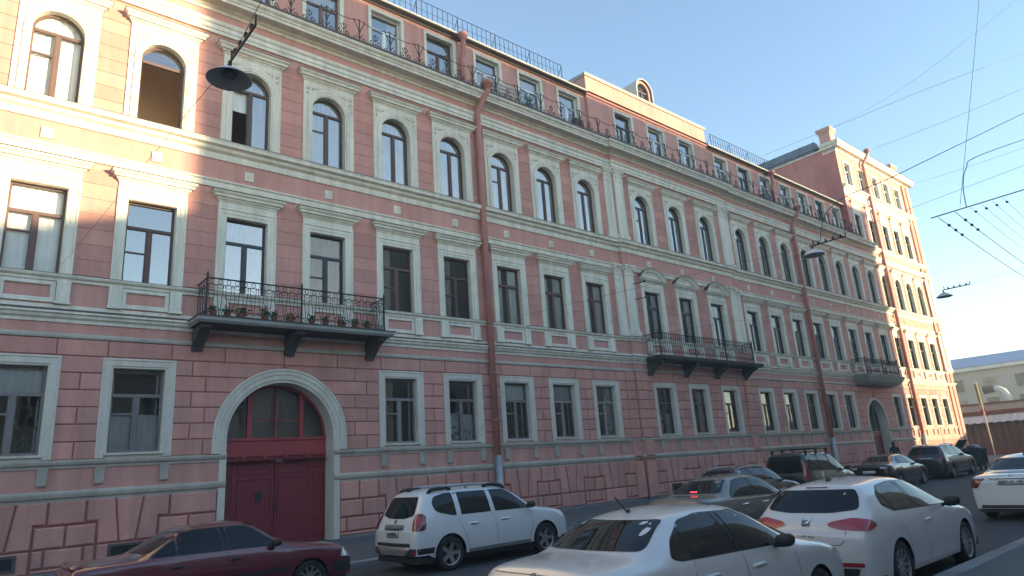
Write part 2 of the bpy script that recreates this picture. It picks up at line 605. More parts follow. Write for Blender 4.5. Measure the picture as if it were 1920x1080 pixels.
for ri in range(7):
    z0, z1 = rows[ri], rows[ri + 1] - gap
    spans = []
    bounds = [XL] + [v for o in ops_sorted for v in (o[0], o[1])] + [XR]
    if ri == 6:
        # above the windows one running course, joints at the window edges and pier centres
        js = sorted({XL, XR, RS0, RS1} | {v for o in ops_sorted for v in (o[0] + 0.05, o[1] - 0.05)})
        js = [j for j in js if XL <= j <= XR]
        for a, b in zip(js[:-1], js[1:]):
            n = max(1, round((b - a) / 1.3))
            for t in range(n):
                xa, xb = a + (b - a) * t / n, a + (b - a) * (t + 1) / n - gap
                if xb - xa > 0.1:
                    blk('rustic_block', rect(xa, xb, z0, z1), yb((xa + xb) / 2), 0.03, 0.014)
        continue
    for i in range(0, len(bounds), 2):
        a, b = bounds[i], bounds[i + 1]
        for c in (RS0, RS1):
            if a < c < b:
                spans.append((a, c - gap / 2))
                a = c
        spans.append((a, b))
    for a, b in spans:
        wdt = b - a
        if wdt > 2.0:
            n = round(wdt / 0.95)
            js = [a] + [a + wdt * (t + (0.5 if ri % 2 else 0)) / n for t in range(1 if not ri % 2 else 0, n)] + [b]
        elif wdt > 1.15:
            js = [a, a + wdt * (0.38 if ri % 2 else 0.66), b]
        elif wdt > 0.6:
            js = [a, (a + b) / 2, b] if ri % 2 == 0 else [a, b]
        else:
            js = [a, b]
        js = sorted(set(js))
        for xa, xb in zip(js[:-1], js[1:]):
            xb2 = xb - gap if xb < b - 1e-6 else xb
            p = rect(xa, xb2, z0, z1)
            for gx, r, zc in ((G1, 1.62, 2.88), (G2, 1.5, 2.95)):       # let the arch cut the block ends
                q = []
                for (x, z) in p:
                    if abs(x - gx) < r + 0.02:
                        s = 1 if x > gx else -1
                        x = gate_x(gx, r, z, s, zc)
                    q.append((x, z))
                p = q
            if abs(p[1][0] - p[0][0]) > 0.08:
                blk('rustic_block', p, yb((xa + xb) / 2), 0.03, 0.014)

# plinth: splayed voussoirs under the windows, ashlar between
PR = [1.62, 1.14, 0.68, 0.30]
groups = sorted([(x, 1) for x in gw] + [(G1, 0), (G2, 0)])
half = lambda g_: 0.84 if g_[1] else (1.62 if g_[0] == G1 else 1.5)
for (gx, isw) in groups:
    if not isw:
        continue
    y = yb(gx)
    for p in ([(gx - 0.15, PR[2]), (gx + 0.15, PR[2]), (gx + 0.27, PR[0]), (gx - 0.27, PR[0])],
              [(gx - 0.58, PR[2]), (gx - 0.18, PR[2]), (gx - 0.30, PR[0]), (gx - 0.82, PR[0]), (gx - 0.82, PR[1] + 0.02), (gx - 0.60, PR[1] + 0.02)],
              [(gx + 0.58, PR[2]), (gx + 0.60, PR[1] + 0.02), (gx + 0.82, PR[1] + 0.02), (gx + 0.82, PR[0]), (gx + 0.30, PR[0]), (gx + 0.18, PR[2])],
              rect(gx - 0.58, gx + 0.58, 0.2, PR[2] - 0.03)):
        blk('plinth_block', p, y, 0.055, 0.03)
for i in range(-1, len(groups)):
    a = XL if i < 0 else groups[i][0] + half(groups[i])
    b = XR if i == len(groups) - 1 else groups[i + 1][0] - half(groups[i + 1])
    la = 0.0 if i < 0 or not groups[i][1] else -0.22
    lb = 0.0 if i == len(groups) - 1 or not groups[i + 1][1] else 0.22
    cuts = [c for c in (RS0, RS1) if a < c < b]
    for ri in range(4):
        z1 = PR[ri] - (0 if ri == 0 else 0.035)
        z0 = PR[ri + 1] if ri < 3 else 0.2
        xa, xb = (a, b) if ri == 0 else (a + la, b + lb)
        if xb - xa < 0.15:
            continue
        ends = [xa] + cuts + [xb]
        for e0, e1 in zip(ends[:-1], ends[1:]):
            wd = e1 - e0
            n = max(1, round(wd / 0.78))
            if ri == 1:
                js = [e0 + wd * t / max(2 if wd > 0.8 else 1, n) for t in range(max(2 if wd > 0.8 else 1, n) + 1)]
            elif ri == 2 and wd > 0.9:
                js = [e0, e0 + 0.22] + [e0 + 0.22 + (wd - 0.44) * t / max(1, n - 1) for t in range(1, max(1, n - 1) + 1)] + [e1]
            elif ri == 3:
                js = [e0, e1]
            else:
                js = [e0 + wd * t / n for t in range(n + 1)]
            js = sorted(set(round(j, 4) for j in js))
            for x0, x1 in zip(js[:-1], js[1:]):
                if x1 - x0 > 0.09:
                    blk('plinth_block', rect(x0 + 0.02, x1 - 0.02, z0, z1), yb((x0 + x1) / 2), 0.055, 0.03)

# upper storeys: shallow courses between the window surrounds
for z0, n, hw, hgt in ((6.72, 7, 0.80, 0.393), (11.02, 8, 0.85, 0.393)):
    for i in range(len(B) - 1):
        a, b = B[i] + hw, B[i + 1] - hw
        pieces = [(a, b)]
        for c in (RS0, RS1):
            if a < c < b:
                pieces = [(a, c - 0.58), (c + 0.58, b)]
        for a, b in pieces:
            for r_ in range(n):
                blk('course_block', rect(a, b, z0 + r_ * hgt, z0 + (r_ + 1) * hgt - 0.014), yb((a + b) / 2), 0.014, 0.005)
    a, b = B[-1] + hw, 60.15
    for r_ in range(n):
        blk('course_block', rect(a, b, z0 + r_ * hgt, z0 + (r_ + 1) * hgt - 0.014), 0, 0.014, 0.005)
for kind, lst in blocks.items():
    lst.sort(key=lambda t: (t[0], t[1]))
    rest = MB(K)
    for i, (_, d, poly, y, proud, bev) in enumerate(lst):
        hero = i < 290
        mb = MB(K) if hero else rest
        if kind == 'course_block':
            par = walls['first_floor_wall'] if poly[0][1] < 10 else walls['second_floor_wall']
        else:
            par = walls['ground_wall']
        mb.block(poly, y - proud, y + 0.01, bev)
        if hero:
            mb.build(kind, 'pinkblock', par)
    if rest.v:
        rest.build('far_' + kind + 's', 'pinkblock', walls['ground_wall'] if kind != 'course_block' else walls['second_floor_wall'], kind='stuff')

# granite footing stones
mb = MB(K)
for a, b in ((XL, G1 - 1.66), (G1 + 1.66, RS0), (RS1, G2 - 1.55), (G2 + 1.55, XR)):
    mb.box(a, b, -0.05, 0.02, 0.0, 0.2)
mb.box(RS0, RS1, RSY - 0.05, 0.02, 0.0, 0.2)
mb.build('granite_footing', 'granite', bld)

# ---- mouldings
def path_between(a, b):
    pts = [(a, yb(a + 1e-6))] + [p for p in PATH[1:-2] if a < p[0] < b] + [(b, yb(b - 1e-6))]
    return pts


def moulding(name, prof, mt, path, parent=bld):
    mb = MB(K)
    mb.sweep(path, prof)
    return mb.build(name, mt, parent)


FULL = PATH
runs = [(XL, G1 - 1.45), (G1 + 1.45, G2 - 1.36), (G2 + 1.36, XR)]
for a, b in runs:
    ext = [(XR, 9)] if b == XR else []
    moulding('base_string_course', [(-0.02, 1.60), (0.03, 1.61), (0.04, 1.67), (0.08, 1.70), (0.10, 1.76), (0.10, 1.80), (0.06, 1.83), (-0.02, 1.86)], 'string', path_between(a, b) + ext)
    moulding('sill_string_course', [(-0.02, 2.30), (0.04, 2.31), (0.05, 2.36), (0.09, 2.39), (0.11, 2.44), (0.11, 2.47), (-0.02, 2.50)], 'string', path_between(a, b) + ext)
    mbz = MB(K)
moulding('apron_band', [(-0.02, 1.84), (0.012, 1.84), (0.012, 2.32), (-0.02, 2.32)], 'pink', path_between(*runs[0]))
moulding('apron_band', [(-0.02, 1.84), (0.012, 1.84), (0.012, 2.32), (-0.02, 2.32)], 'pink', path_between(*runs[1]))
moulding('apron_band', [(-0.02, 1.84), (0.012, 1.84), (0.012, 2.32), (-0.02, 2.32)], 'pink', path_between(*runs[2]))
moulding('thin_string_course', [(-0.02, 5.20), (0.045, 5.20), (0.06, 5.24), (0.05, 5.29), (0.03, 5.31), (-0.02, 5.33)], 'string', FULL)
moulding('frieze_band', [(-0.02, 5.31), (0.016, 5.31), (0.016, 5.58), (-0.02, 5.58)], 'pink', FULL)
moulding('first_floor_cornice', [(-0.02, 5.54), (0.05, 5.55), (0.06, 5.62), (0.12, 5.66), (0.14, 5.72), (0.19, 5.74), (0.19, 5.79), (0.03, 5.86), (0.03, 5.96), (-0.02, 5.97)], 'cream', FULL)
moulding('cornice_flashing', [(0.02, 5.865), (0.20, 5.795), (0.205, 5.805), (0.02, 5.88)], 'flash', FULL)
moulding('first_floor_sill_course', [(-0.02, 6.50), (0.05, 6.51), (0.06, 6.57), (0.11, 6.60), (0.13, 6.64), (0.13, 6.665), (-0.02, 6.69)], 'cream', FULL)
moulding('sill_flashing', [(0.0, 6.692), (0.135, 6.668), (0.14, 6.675), (0.0, 6.702)], 'flash', FULL)
moulding('upper_string_course', [(-0.02, 9.62), (0.05, 9.63), (0.06, 9.70), (0.03, 9.71), (0.04, 9.79), (0.08, 9.82), (0.08, 9.86), (-0.02, 9.88)], 'cream', FULL)
moulding('second_floor_cornice', [(-0.02, 10.46), (0.04, 10.47), (0.05, 10.55), (0.03, 10.56), (0.03, 10.66), (0.12, 10.72), (0.14, 10.80), (0.24, 10.84), (0.25, 10.93), (0.27, 10.95), (0.27, 10.97), (-0.02, 11.02)], 'cream', FULL)
moulding('cornice_flashing', [(0.0, 11.022), (0.275, 10.975), (0.28, 10.985), (0.0, 11.035)], 'flash', FULL)
moulding('architrave', [(-0.02, 14.40), (0.07, 14.41), (0.07, 14.52), (0.05, 14.525), (0.09, 14.53), (0.09, 14.66), (0.13, 14.70), (0.15, 14.77), (0.15, 14.80), (-0.02, 14.83)], 'cream', FULL)
moulding('main_cornice', [(-0.02, 15.12), (0.04, 15.13), (0.06, 15.20), (0.14, 15.24), (0.16, 15.27), (0.42, 15.29), (0.43, 15.38), (0.46, 15.39), (0.47, 15.44), (0.54, 15.50), (0.56, 15.56), (0.56, 15.58), (-0.02, 15.62)], 'cream', [(XL, 0), (RS0, 0), (RS0, RSY), (RS1, RSY), (RS1, 0), (50.4, 0)])
moulding('gutter_edge', [(0.0, 15.622), (0.565, 15.582), (0.585, 15.60), (0.58, 15.66), (0.55, 15.66), (0.0, 15.66)], 'flash', [(XL, 0), (RS0, 0), (RS0, RSY), (RS1, RSY), (RS1, 0), (48.1, 0)])
moulding('main_cornice', [(-0.02, 15.12), (0.04, 15.13), (0.06, 15.20), (0.14, 15.24), (0.18, 15.30), (0.22, 15.36), (0.24, 15.44), (0.24, 15.50), (-0.02, 15.56)], 'cream', [(50.4, 0), (XR, 0), (XR, 9)])

# brackets, pedestals, aprons and rosettes bay by bay
mcon = MB(K)
mcon.loops([[(-0.085, 0.0, 1.94), (0.085, 0.0, 1.94), (0.085, -0.05, 1.94), (-0.085, -0.05, 1.94)][::1],
            [(-0.085, 0.0, 1.97), (0.085, 0.0, 1.97), (0.085, -0.075, 1.97), (-0.085, -0.075, 1.97)],
            [(-0.095, 0.0, 2.20), (0.095, 0.0, 2.20), (0.095, -0.085, 2.20), (-0.095, -0.085, 2.20)],
            [(-0.10, 0.0, 2.32), (0.10, 0.0, 2.32), (0.10, -0.105, 2.32), (-0.10, -0.105, 2.32)]], True)
mcon.f.append((3, 2, 1, 0)); mcon.m.append(0)
me_con = mcon.mesh('bracket', 'string')
mped = MB(K)
mped.block(rect(-0.14, 0.14, 5.98, 6.5), -0.10, 0.01, 0.012)
mped.box(-0.16, 0.16, -0.115, 0.0, 5.97, 6.03)
me_ped = mped.mesh('pedestal', 'cream')
map_ = MB(K)
map_.loops([[(-0.52, -0.004, 6.0), (0.52, -0.004, 6.0), (0.52, -0.004, 6.49), (-0.52, -0.004, 6.49)],
            [(-0.52, -0.05, 6.0), (0.52, -0.05, 6.0), (0.52, -0.05, 6.49), (-0.52, -0.05, 6.49)],
            [(-0.44, -0.05, 6.09), (0.44, -0.05, 6.09), (0.44, -0.05, 6.41), (-0.44, -0.05, 6.41)],
            [(-0.42, -0.02, 6.11), (0.42, -0.02, 6.11), (0.42, -0.02, 6.39), (-0.42, -0.02, 6.39)]], True)
me_apr = map_.mesh('apron_panel', 'cream')
mros = MB(K)
mros.block(rect(-0.125, 0.125, 10.0, 10.28), -0.04, 0.01, 0.012)
mros.lathe([(0.085, 0.0), (0.085, -0.02), (0.06, -0.022), (0.055, -0.008), (0.025, -0.008), (0.022, -0.03), (0.0, -0.034)], 12, (0, -0.036, 10.14), 'y')
me_ros = mros.mesh('rosette', 'cream')
for x in B:
    y = yb(x) * K
    if x in gw:
        for s in (-0.66, 0.66):
            link('bracket', me_con, bld, ((x + s) * K, y, 0))
    for s in (-0.67, 0.67):
        link('pedestal', me_ped, bld, ((x + s) * K, y, 0))
    link('apron_panel', me_apr, bld, (x * K, y, 0))
    link('rosette', me_ros, bld, (x * K, y, 0))

# ---- windows
_cache = {}


def cached(key, fn):
    if key not in _cache:
        _cache[key] = fn()
    return _cache[key]


def u_loop(hw, zb, zt, y):
    return [(-hw, y, zb), (-hw, y, zt), (hw, y, zt), (hw, y, zb)]


def a_loop(hw, zb, zs, y, n=14):
    return [(-hw, y, zb)] + [(-hw * math.cos(math.pi * t / n), y, zs + hw * math.sin(math.pi * t / n)) for t in range(n + 1)] + [(hw, y, zb)]


def sur_ground():
    mb = MB(K)
    z0 = 2.5
    mb.loops([u_loop(0.79, z0, 4.79, 0.0), u_loop(0.79, z0, 4.79, -0.05), u_loop(0.75, z0, 4.75, -0.055), u_loop(0.73, z0, 4.73, -0.038),
              u_loop(0.61, z0, 4.61, -0.038), u_loop(0.59, z0, 4.59, -0.02), u_loop(0.56, z0, 4.56, -0.015), u_loop(0.56, z0, 4.56, 0.26)])
    return mb.mesh('window', 'greytrim')


def sur_first():
    mb = MB(K)
    z0 = 6.69
    mb.loops([u_loop(0.81, z0, 9.08, 0.0), u_loop(0.81, z0, 9.08, -0.06), u_loop(0.77, z0, 9.04, -0.068), u_loop(0.75, z0, 9.02, -0.045),
              u_loop(0.66, z0, 8.93, -0.045), u_loop(0.64, z0, 8.91, -0.03), u_loop(0.57, z0, 8.84, -0.03), u_loop(0.56, z0, 8.83, -0.015), u_loop(0.56, z0, 8.83, 0.26)])
    return mb.mesh('window', 'cream')


def hood_first():
    mb = MB(K)
    mb.box(-0.80, 0.80, -0.05, 0.0, 9.08, 9.26)
    mb.sweep([(-0.80, 0.02), (-0.80, -0.05), (0.80, -0.05), (0.80, 0.02)], [(-0.01, 9.24), (0.02, 9.25), (0.03, 9.29), (0.06, 9.30), (0.08, 9.35), (0.13, 9.36), (0.14, 9.42), (0.18, 9.45), (0.20, 9.49), (0.20, 9.51), (-0.01, 9.52)])
    mb.sweep([(-0.80, 0.02), (-0.80, -0.05), (0.80, -0.05), (0.80, 0.02)], [(-0.01, 9.535), (0.215, 9.512), (0.215, 9.525), (-0.01, 9.55)], 1)
    return mb.mesh('hood', ['cream', 'flash'])


def hood_segment():
    mb = MB(K)
    mb.box(-0.80, 0.80, -0.05, 0.0, 9.08, 9.24)
    mb.sweep([(-0.80, 0.02), (-0.80, -0.05), (0.80, -0.05), (0.80, 0.02)], [(-0.01, 9.22), (0.03, 9.24), (0.05, 9.29), (0.12, 9.31), (0.14, 9.37), (0.17, 9.40), (-0.01, 9.42)])
    # segmental arch
    hw, rise = 0.98, 0.50
    rad = (hw * hw + rise * rise) / (2 * rise)
    zc = 9.40 + rise - rad
    a0 = math.asin(hw / rad)
    n = 16
    def arc(r_, y):
        return [(r_ * math.sin(-a0 + 2 * a0 * t / n), y, zc + r_ * math.cos(-a0 + 2 * a0 * t / n)) for t in range(n + 1)]
    mb.loops([arc(rad, 0.0), arc(rad, -0.22), arc(rad - 0.05, -0.20), arc(rad - 0.07, -0.15), arc(rad - 0.13, -0.13), arc(rad - 0.16, -0.08), arc(rad - 0.16, -0.03)])
    mb.loops([arc(rad + 0.012, 0.0), arc(rad + 0.012, -0.235), arc(rad - 0.004, -0.235)], False, 1)
    # tympanum
    t0 = [(p[0], -0.03, p[2]) for p in arc(rad - 0.15, 0)]
    lo = [(p[0], -0.03, 9.40) for p in t0]
    mb.loops([lo, t0])
    return mb.mesh('hood', ['cream', 'flash'])


def sur_arch():
    mb = MB(K)
    z0, zs = 11.0, 12.93
    wall_fill(mb, -0.85, 0.85, -0.05, z0, 13.74, [(0, 0.72, z0, zs, 1)])
    mb.loops([u_loop(0.85, z0, 13.74, 0.0), u_loop(0.85, z0, 13.74, -0.05)])
    mb.loops([a_loop(0.72, z0, zs, -0.05), a_loop(0.72, z0, zs, -0.085), a_loop(0.69, z0, zs, -0.09), a_loop(0.67, z0, zs, -0.075),
              a_loop(0.60, z0, zs, -0.075), a_loop(0.58, z0, zs, -0.055), a_loop(0.55, z0, zs, -0.05), a_loop(0.55, z0, zs, 0.26)])
    # spandrel relief: sunk triangles with leaf scrolls
    for s in (-1, 1):
        tri = [(s * 0.80, 13.68), (s * 0.30, 13.68), (s * 0.55, 13.50), (s * 0.74, 13.30), (s * 0.80, 13.12)]
        for i in range(len(tri)):
            a, b = tri[i], tri[(i + 1) % len(tri)]
            mb.tube([(a[0], -0.052, a[1]), (b[0], -0.052, b[1])], 0.011, 4)
        for (cx, cz, r_, st) in ((0.70, 13.57, 0.065, 0), (0.57, 13.60, 0.045, 2), (0.73, 13.42, 0.045, 1), (0.47, 13.635, 0.03, 3)):
            pts = []
            for t in range(14):
                a = st + t * 0.75
                rr = r_ * (1 - t / 15)
                pts.append((s * (cx + rr * math.cos(a)), -0.054, cz + rr * math.sin(a)))
            mb.tube(pts, [0.012 * (1 - t / 22) for t in range(14)], 4, 1)
    return mb.mesh('window', ['cream', 'string'])


def hood_arch():
    mb = MB(K)
    mb.box(-0.85, 0.85, -0.052, 0.0, 13.74, 13.88)
    mb.sweep([(-0.85, 0.02), (-0.85, -0.05), (0.85, -0.05), (0.85, 0.02)], [(-0.01, 13.86), (0.02, 13.87), (0.03, 13.91), (0.06, 13.92), (0.08, 13.97), (0.13, 13.98), (0.14, 14.05), (0.18, 14.08), (0.20, 14.12), (0.20, 14.14), (-0.01, 14.15)])
    mb.sweep([(-0.85, 0.02), (-0.85, -0.05), (0.85, -0.05), (0.85, 0.02)], [(-0.01, 14.165), (0.215, 14.142), (0.215, 14.155), (-0.01, 14.18)], 1)
    return mb.mesh('hood', ['cream', 'flash'])


def sur_plain(hw, zb, zt, t, mt, hoodz=None):
    mb = MB(K)
    mb.loops([u_loop(hw + t, zb, zt + t, 0.0), u_loop(hw + t, zb, zt + t, -0.05), u_loop(hw + t * 0.4, zb, zt + t * 0.4, -0.04), u_loop(hw, zb, zt, -0.03), u_loop(hw, zb, zt, 0.24)])
    mb.box(-hw - t - 0.04, hw + t + 0.04, -0.08, 0.2, zb - 0.06, zb)
    if hoodz:
        mb.box(-hw - t, hw + t, -0.04, 0.0, zt + t, hoodz - 0.2)
        mb.sweep([(-hw - t, 0.02), (-hw - t, -0.04), (hw + t, -0.04), (hw + t, 0.02)], [(-0.01, hoodz - 0.22), (0.04, hoodz - 0.2), (0.06, hoodz - 0.13), (0.13, hoodz - 0.1), (0.15, hoodz), (-0.01, hoodz + 0.01)])
    return mb.mesh('window', mt)


YF = 0.15                                            # frame plane behind the wall face


def frame_mesh(hw, zb, zs, arch, style, mt):
    t = 0.055
    mb = MB(K)
    y0, y1 = YF, YF + 0.07
    zt = zs + (hw if arch else 0)
    ztr = zs if arch else zb + (zs - zb) * 0.68
    if arch:
        mb.loops([a_loop(hw + 0.01, zb, zs, y1), a_loop(hw + 0.01, zb, zs, y0), a_loop(hw - t, zb, zs, y0), a_loop(hw - t, zb, zs, y1)])
    else:
        mb.loops([u_loop(hw + 0.01, zb, zs + 0.01, y1), u_loop(hw + 0.01, zb, zs + 0.01, y0), u_loop(hw - t, zb, zs - t, y0), u_loop(hw - t, zb, zs - t, y1)])
    mb.box(-hw + t, hw - t, y0, y1, zb - 0.01, zb + t)
    mb.box(-hw + t, hw - t, y0 - 0.012, y1, ztr - 0.045, ztr + 0.035)
    if style == 3:
        return mb.mesh('frame', mt)
    mb.box(-0.045, 0.045, y0 - 0.006, y1, zb + t, ztr - 0.045)
    if style == 1:                                   # small ventilation light in the left leaf
        zf = ztr - 0.33 * (ztr - zb)
        mb.box(-hw + t, -0.045, y0 + 0.005, y1, zf - 0.022, zf + 0.022)
    if style == 2:
        zf = ztr - 0.45 * (ztr - zb)
        mb.box(-hw + t, -0.045, y0 + 0.005, y1, zf - 0.02, zf + 0.02)
    for s in (-1, 1):                                # leaf stiles
        mb.box(s * 0.045, s * 0.075, y0 + 0.01, y1, zb + t, ztr - 0.045) if s > 0 else mb.box(-0.075, -0.045, y0 + 0.01, y1, zb + t, ztr - 0.045)
    return mb.mesh('frame', mt)


def pane_meshes(hw, zb, zs, arch, gm='glass'):
    t = 0.05
    ztr = zs if arch else zb + (zs - zb) * 0.68
    out = []
    y = YF + 0.03
    for x0, x1 in ((-hw + t, -0.04), (0.04, hw - t)):
        mb = MB(K)
        mb.add([(x0, y, zb + t), (x1, y, zb + t), (x1, y, ztr - 0.04), (x0, y, ztr - 0.04)], [(0, 1, 2, 3)])
        out.append(mb.mesh('pane', gm))
    mb = MB(K)
    if arch:
        pts = [p for p in a_loop(hw - t, ztr + 0.03, zs, y)][1:-1]
        pts = [(p[0], y, max(p[2], ztr + 0.03)) for p in pts]
        mb.add(pts, [tuple(range(len(pts) - 1, -1, -1))])
    else:
        mb.add([(-hw + t, y, ztr + 0.03), (hw - t, y, ztr + 0.03), (hw - t, y, zs - t), (-hw + t, y, zs - t)], [(0, 1, 2, 3)])
    out.append(mb.mesh('pane', gm))
    return out


def curtain_mesh(hw, z0, z1, x0, x1, seed, mt):
    rnd = random.Random(seed)
    mb = MB(K)
    n = max(8, int((x1 - x0) / 0.045))
    ph = rnd.random() * 6
    lo, hi = [], []
    for i in range(n + 1):
        x = x0 + (x1 - x0) * i / n
        yy = 0.265 + 0.016 * math.sin(i * 1.9 + ph) + 0.008 * math.sin(i * 0.7 + ph * 2)
        lo.append((x, yy + 0.02, z0))
        hi.append((x, yy, z1))
    mb.loops([lo, hi])
    return mb.mesh('curtain', mt, True)


def window(kind, x, seed, frame='brownframe', style=0, curt=None, y=None, drop=(), hw=0.56):
    y = yb(x) if y is None else y
    loc = (x * K, y * K, 0)
    if kind == 'g':
        me, hood, (zb, zs, arch), hw = cached('sg', sur_ground), None, (GZ[0], GZ[1], False), 0.56
    elif kind == 'p':
        seg = RS0 < x < RS1
        me, hood, (zb, zs, arch), hw = cached('sp', sur_first), cached('hs', hood_segment) if seg else cached('hp', hood_first), (PZ[0], PZ[1] + 0.01, False), 0.56
    elif kind == 'a':
        me, hood, (zb, zs, arch), hw = cached('sa', sur_arch), cached('ha', hood_arch), (AZ[0] + 0.02, AZ[1], True), 0.55
    elif kind == 't':
        me, hood, (zb, zs, arch), hw = cached('st', lambda: sur_plain(0.61, 16.0, 17.92, 0.13, 'cream')), None, (16.0, 17.92, False), 0.61
    elif kind == 'u':
        me, hood, (zb, zs, arch), hw = cached('su', lambda: sur_plain(0.5, 15.75, 17.78, 0.22, 'cream', 18.75)), None, (15.75, 17.78, False), 0.5
    else:
        me, hood, (zb, zs, arch), hw = cached('sv', lambda: sur_plain(0.5, 20.05, 21.85, 0.17, 'cream')), None, (20.05, 21.85, False), 0.5
    wdw = link('window', me, bld, loc)
    if hood:
        link('hood', hood, wdw)
    if kind == 'g':
        def sill():
            mb = MB(K)
            mb.box(-0.62, 0.62, -0.10, 0.18, 2.56, 2.61)
            mb.box(-0.58, 0.58, -0.03, 0.2, 2.49, 2.56)
            return mb.mesh('sill', 'greytrim')
        link('sill', cached('sill', sill), wdw)
    link('frame', cached(('f', kind, frame, style), lambda: frame_mesh(hw, zb, zs, arch, style, frame)), wdw)
    for i, pm in enumerate(cached(('pn', kind, x < 7, x < 3), lambda: pane_meshes(hw, zb, zs, arch, 'clearglass' if x < 3 and kind in 'ap' else 'skyglass' if kind in 'at' or (kind == 'p' and x < 7) else 'glass'))):
        if i not in drop:
            link('pane', pm, wdw)
    if kind == 'g' and x < 40:
        def inner():
            mb = MB(K)
            ztr = zb + (zs - zb) * 0.68
            for a, b in ((-hw + 0.06, -hw + 0.10), (-0.02, 0.02), (hw - 0.10, hw - 0.06)):
                mb.box(a, b, YF + 0.20, YF + 0.24, zb + 0.03, zs - 0.03 if abs(a) > 0.1 else ztr)
            for z in (zb + 0.03, ztr - 0.02, zs - 0.07):
                mb.box(-hw + 0.10, hw - 0.10, YF + 0.20, YF + 0.24, z, z + 0.04)
            return mb.mesh('inner_sash', 'whiteframe')
        link('inner_sash', cached(('in', 'g'), inner), wdw)
        if seed % 3 != 1:
            def plant():
                rn = random.Random(seed)
                mb = MB(1.0)
                for _ in range(90):
                    px_, pz_ = rn.uniform(-0.42, 0.42), (zb + 0.05 + abs(rn.gauss(0, 0.30)) * 1.6)
                    p = Vector((px_ * K, (YF + 0.12 + rn.uniform(-0.03, 0.04)) * K, min(pz_, zs - 0.3) * K))
                    a = rn.uniform(0, 6.28)
                    d1 = Vector((math.cos(a), 0.3 * rn.uniform(-1, 1), math.sin(a))) * rn.uniform(0.04, 0.09)
                    d2 = Vector((-math.sin(a), 0.1, math.cos(a))) * 0.025
                    mb.add([tuple(p), tuple(p + d1 + d2), tuple(p + d1 * 2), tuple(p + d1 - d2)], [(0, 1, 2, 3)])
                return mb.mesh('window_plant', 'green')
            link('window_plant', cached(('pl', seed % 5), plant), wdw)
    zt = zs + (hw if arch else 0)
    if curt:
        for c in curt:
            cm = {'w': 'curtain', 'o': 'curtain2', 'g': 'curtain3'}[c[1]]
            z0 = zb + 0.03
            x0, x1 = -hw - 0.05, hw + 0.05
            z1 = zt + 0.05
            if c[0] == 'L':
                x1 = -hw * 0.25
            elif c[0] == 'R':
                x0 = hw * 0.25
            elif c[0] == 'H':
                z1 = zb + (zs - zb) * 0.45
            elif c[0] == 'T':
                z0 = zb + (zs - zb) * 0.66
            link('curtain', cached(('c', kind, c, seed % 4), lambda: curtain_mesh(hw, z0, z1, x0, x1, seed, cm)), wdw)
    return wdw


rw = random.Random(5)
for i, x in enumerate(B):
    if x in gw:
        cu = rw.choice([[('T', 'w')], [('H', 'w')], [('L', 'o')], [('T', 'g'), ('R', 'w')], [('F', 'g')], [('R', 'w')], [('L', 'w'), ('R', 'w')]])
        if abs(x - 23.85) < 0.1:
            cu = [('H', 'w'), ('L', 'w')]
        if abs(x - 28.95) < 0.1:
            cu = [('T', 'w')]
        window('g', x, i, 'greyframe' if x < 22 else 'brownframe', rw.choice([0, 1, 1]), cu)
    st, fr = 0, 'brownframe'
    cu = rw.choice([[('F', 'g')], [('L', 'w'), ('R', 'w')], [('L', 'w')], [('R', 'w')], [('T', 'w')], [('F', 'w')], [('L', 'o')]])
    if abs(x - 1.22) < 0.1:
        cu, st = [('F', 'w')], 1
    elif abs(x - 3.61) < 0.1:
        cu, st = [('L', 'g')], 2
    elif abs(x - 6.0) < 0.1:
        cu, st, fr = [('F', 'w')], 0, 'darkframe'
    elif abs(x - 8.4) < 0.1:
        cu, st, fr = [('F', 'o')], 2, 'darkframe'
    elif 10 < x < 14:
        cu, st = [('L', 'g')], 2
    elif x > 22:
        fr = 'darkframe'
    window('p', x, i + 50, fr, st, cu)
    cu = [('F', 'w')]
    fr = 'brownframe' if x < 22 else 'darkframe'
    dr = ()
    if abs(x - 3.61) < 0.1:
        cu, dr = None, (0, 1)
    elif abs(x - 6.0) < 0.1:
        cu, dr = [('R', 'w'), ('T', 'w')], (0,)
    elif x > 31:
        cu = rw.choice([[('L', 'w')], [('F', 'w')], [('L', 'g')], [('R', 'w')], [('F', 'g')]])
    window('a', x, i + 90, fr, 3 if abs(x - 3.61) < 0.1 else (1 if i % 3 == 0 else 0), cu, drop=dr)
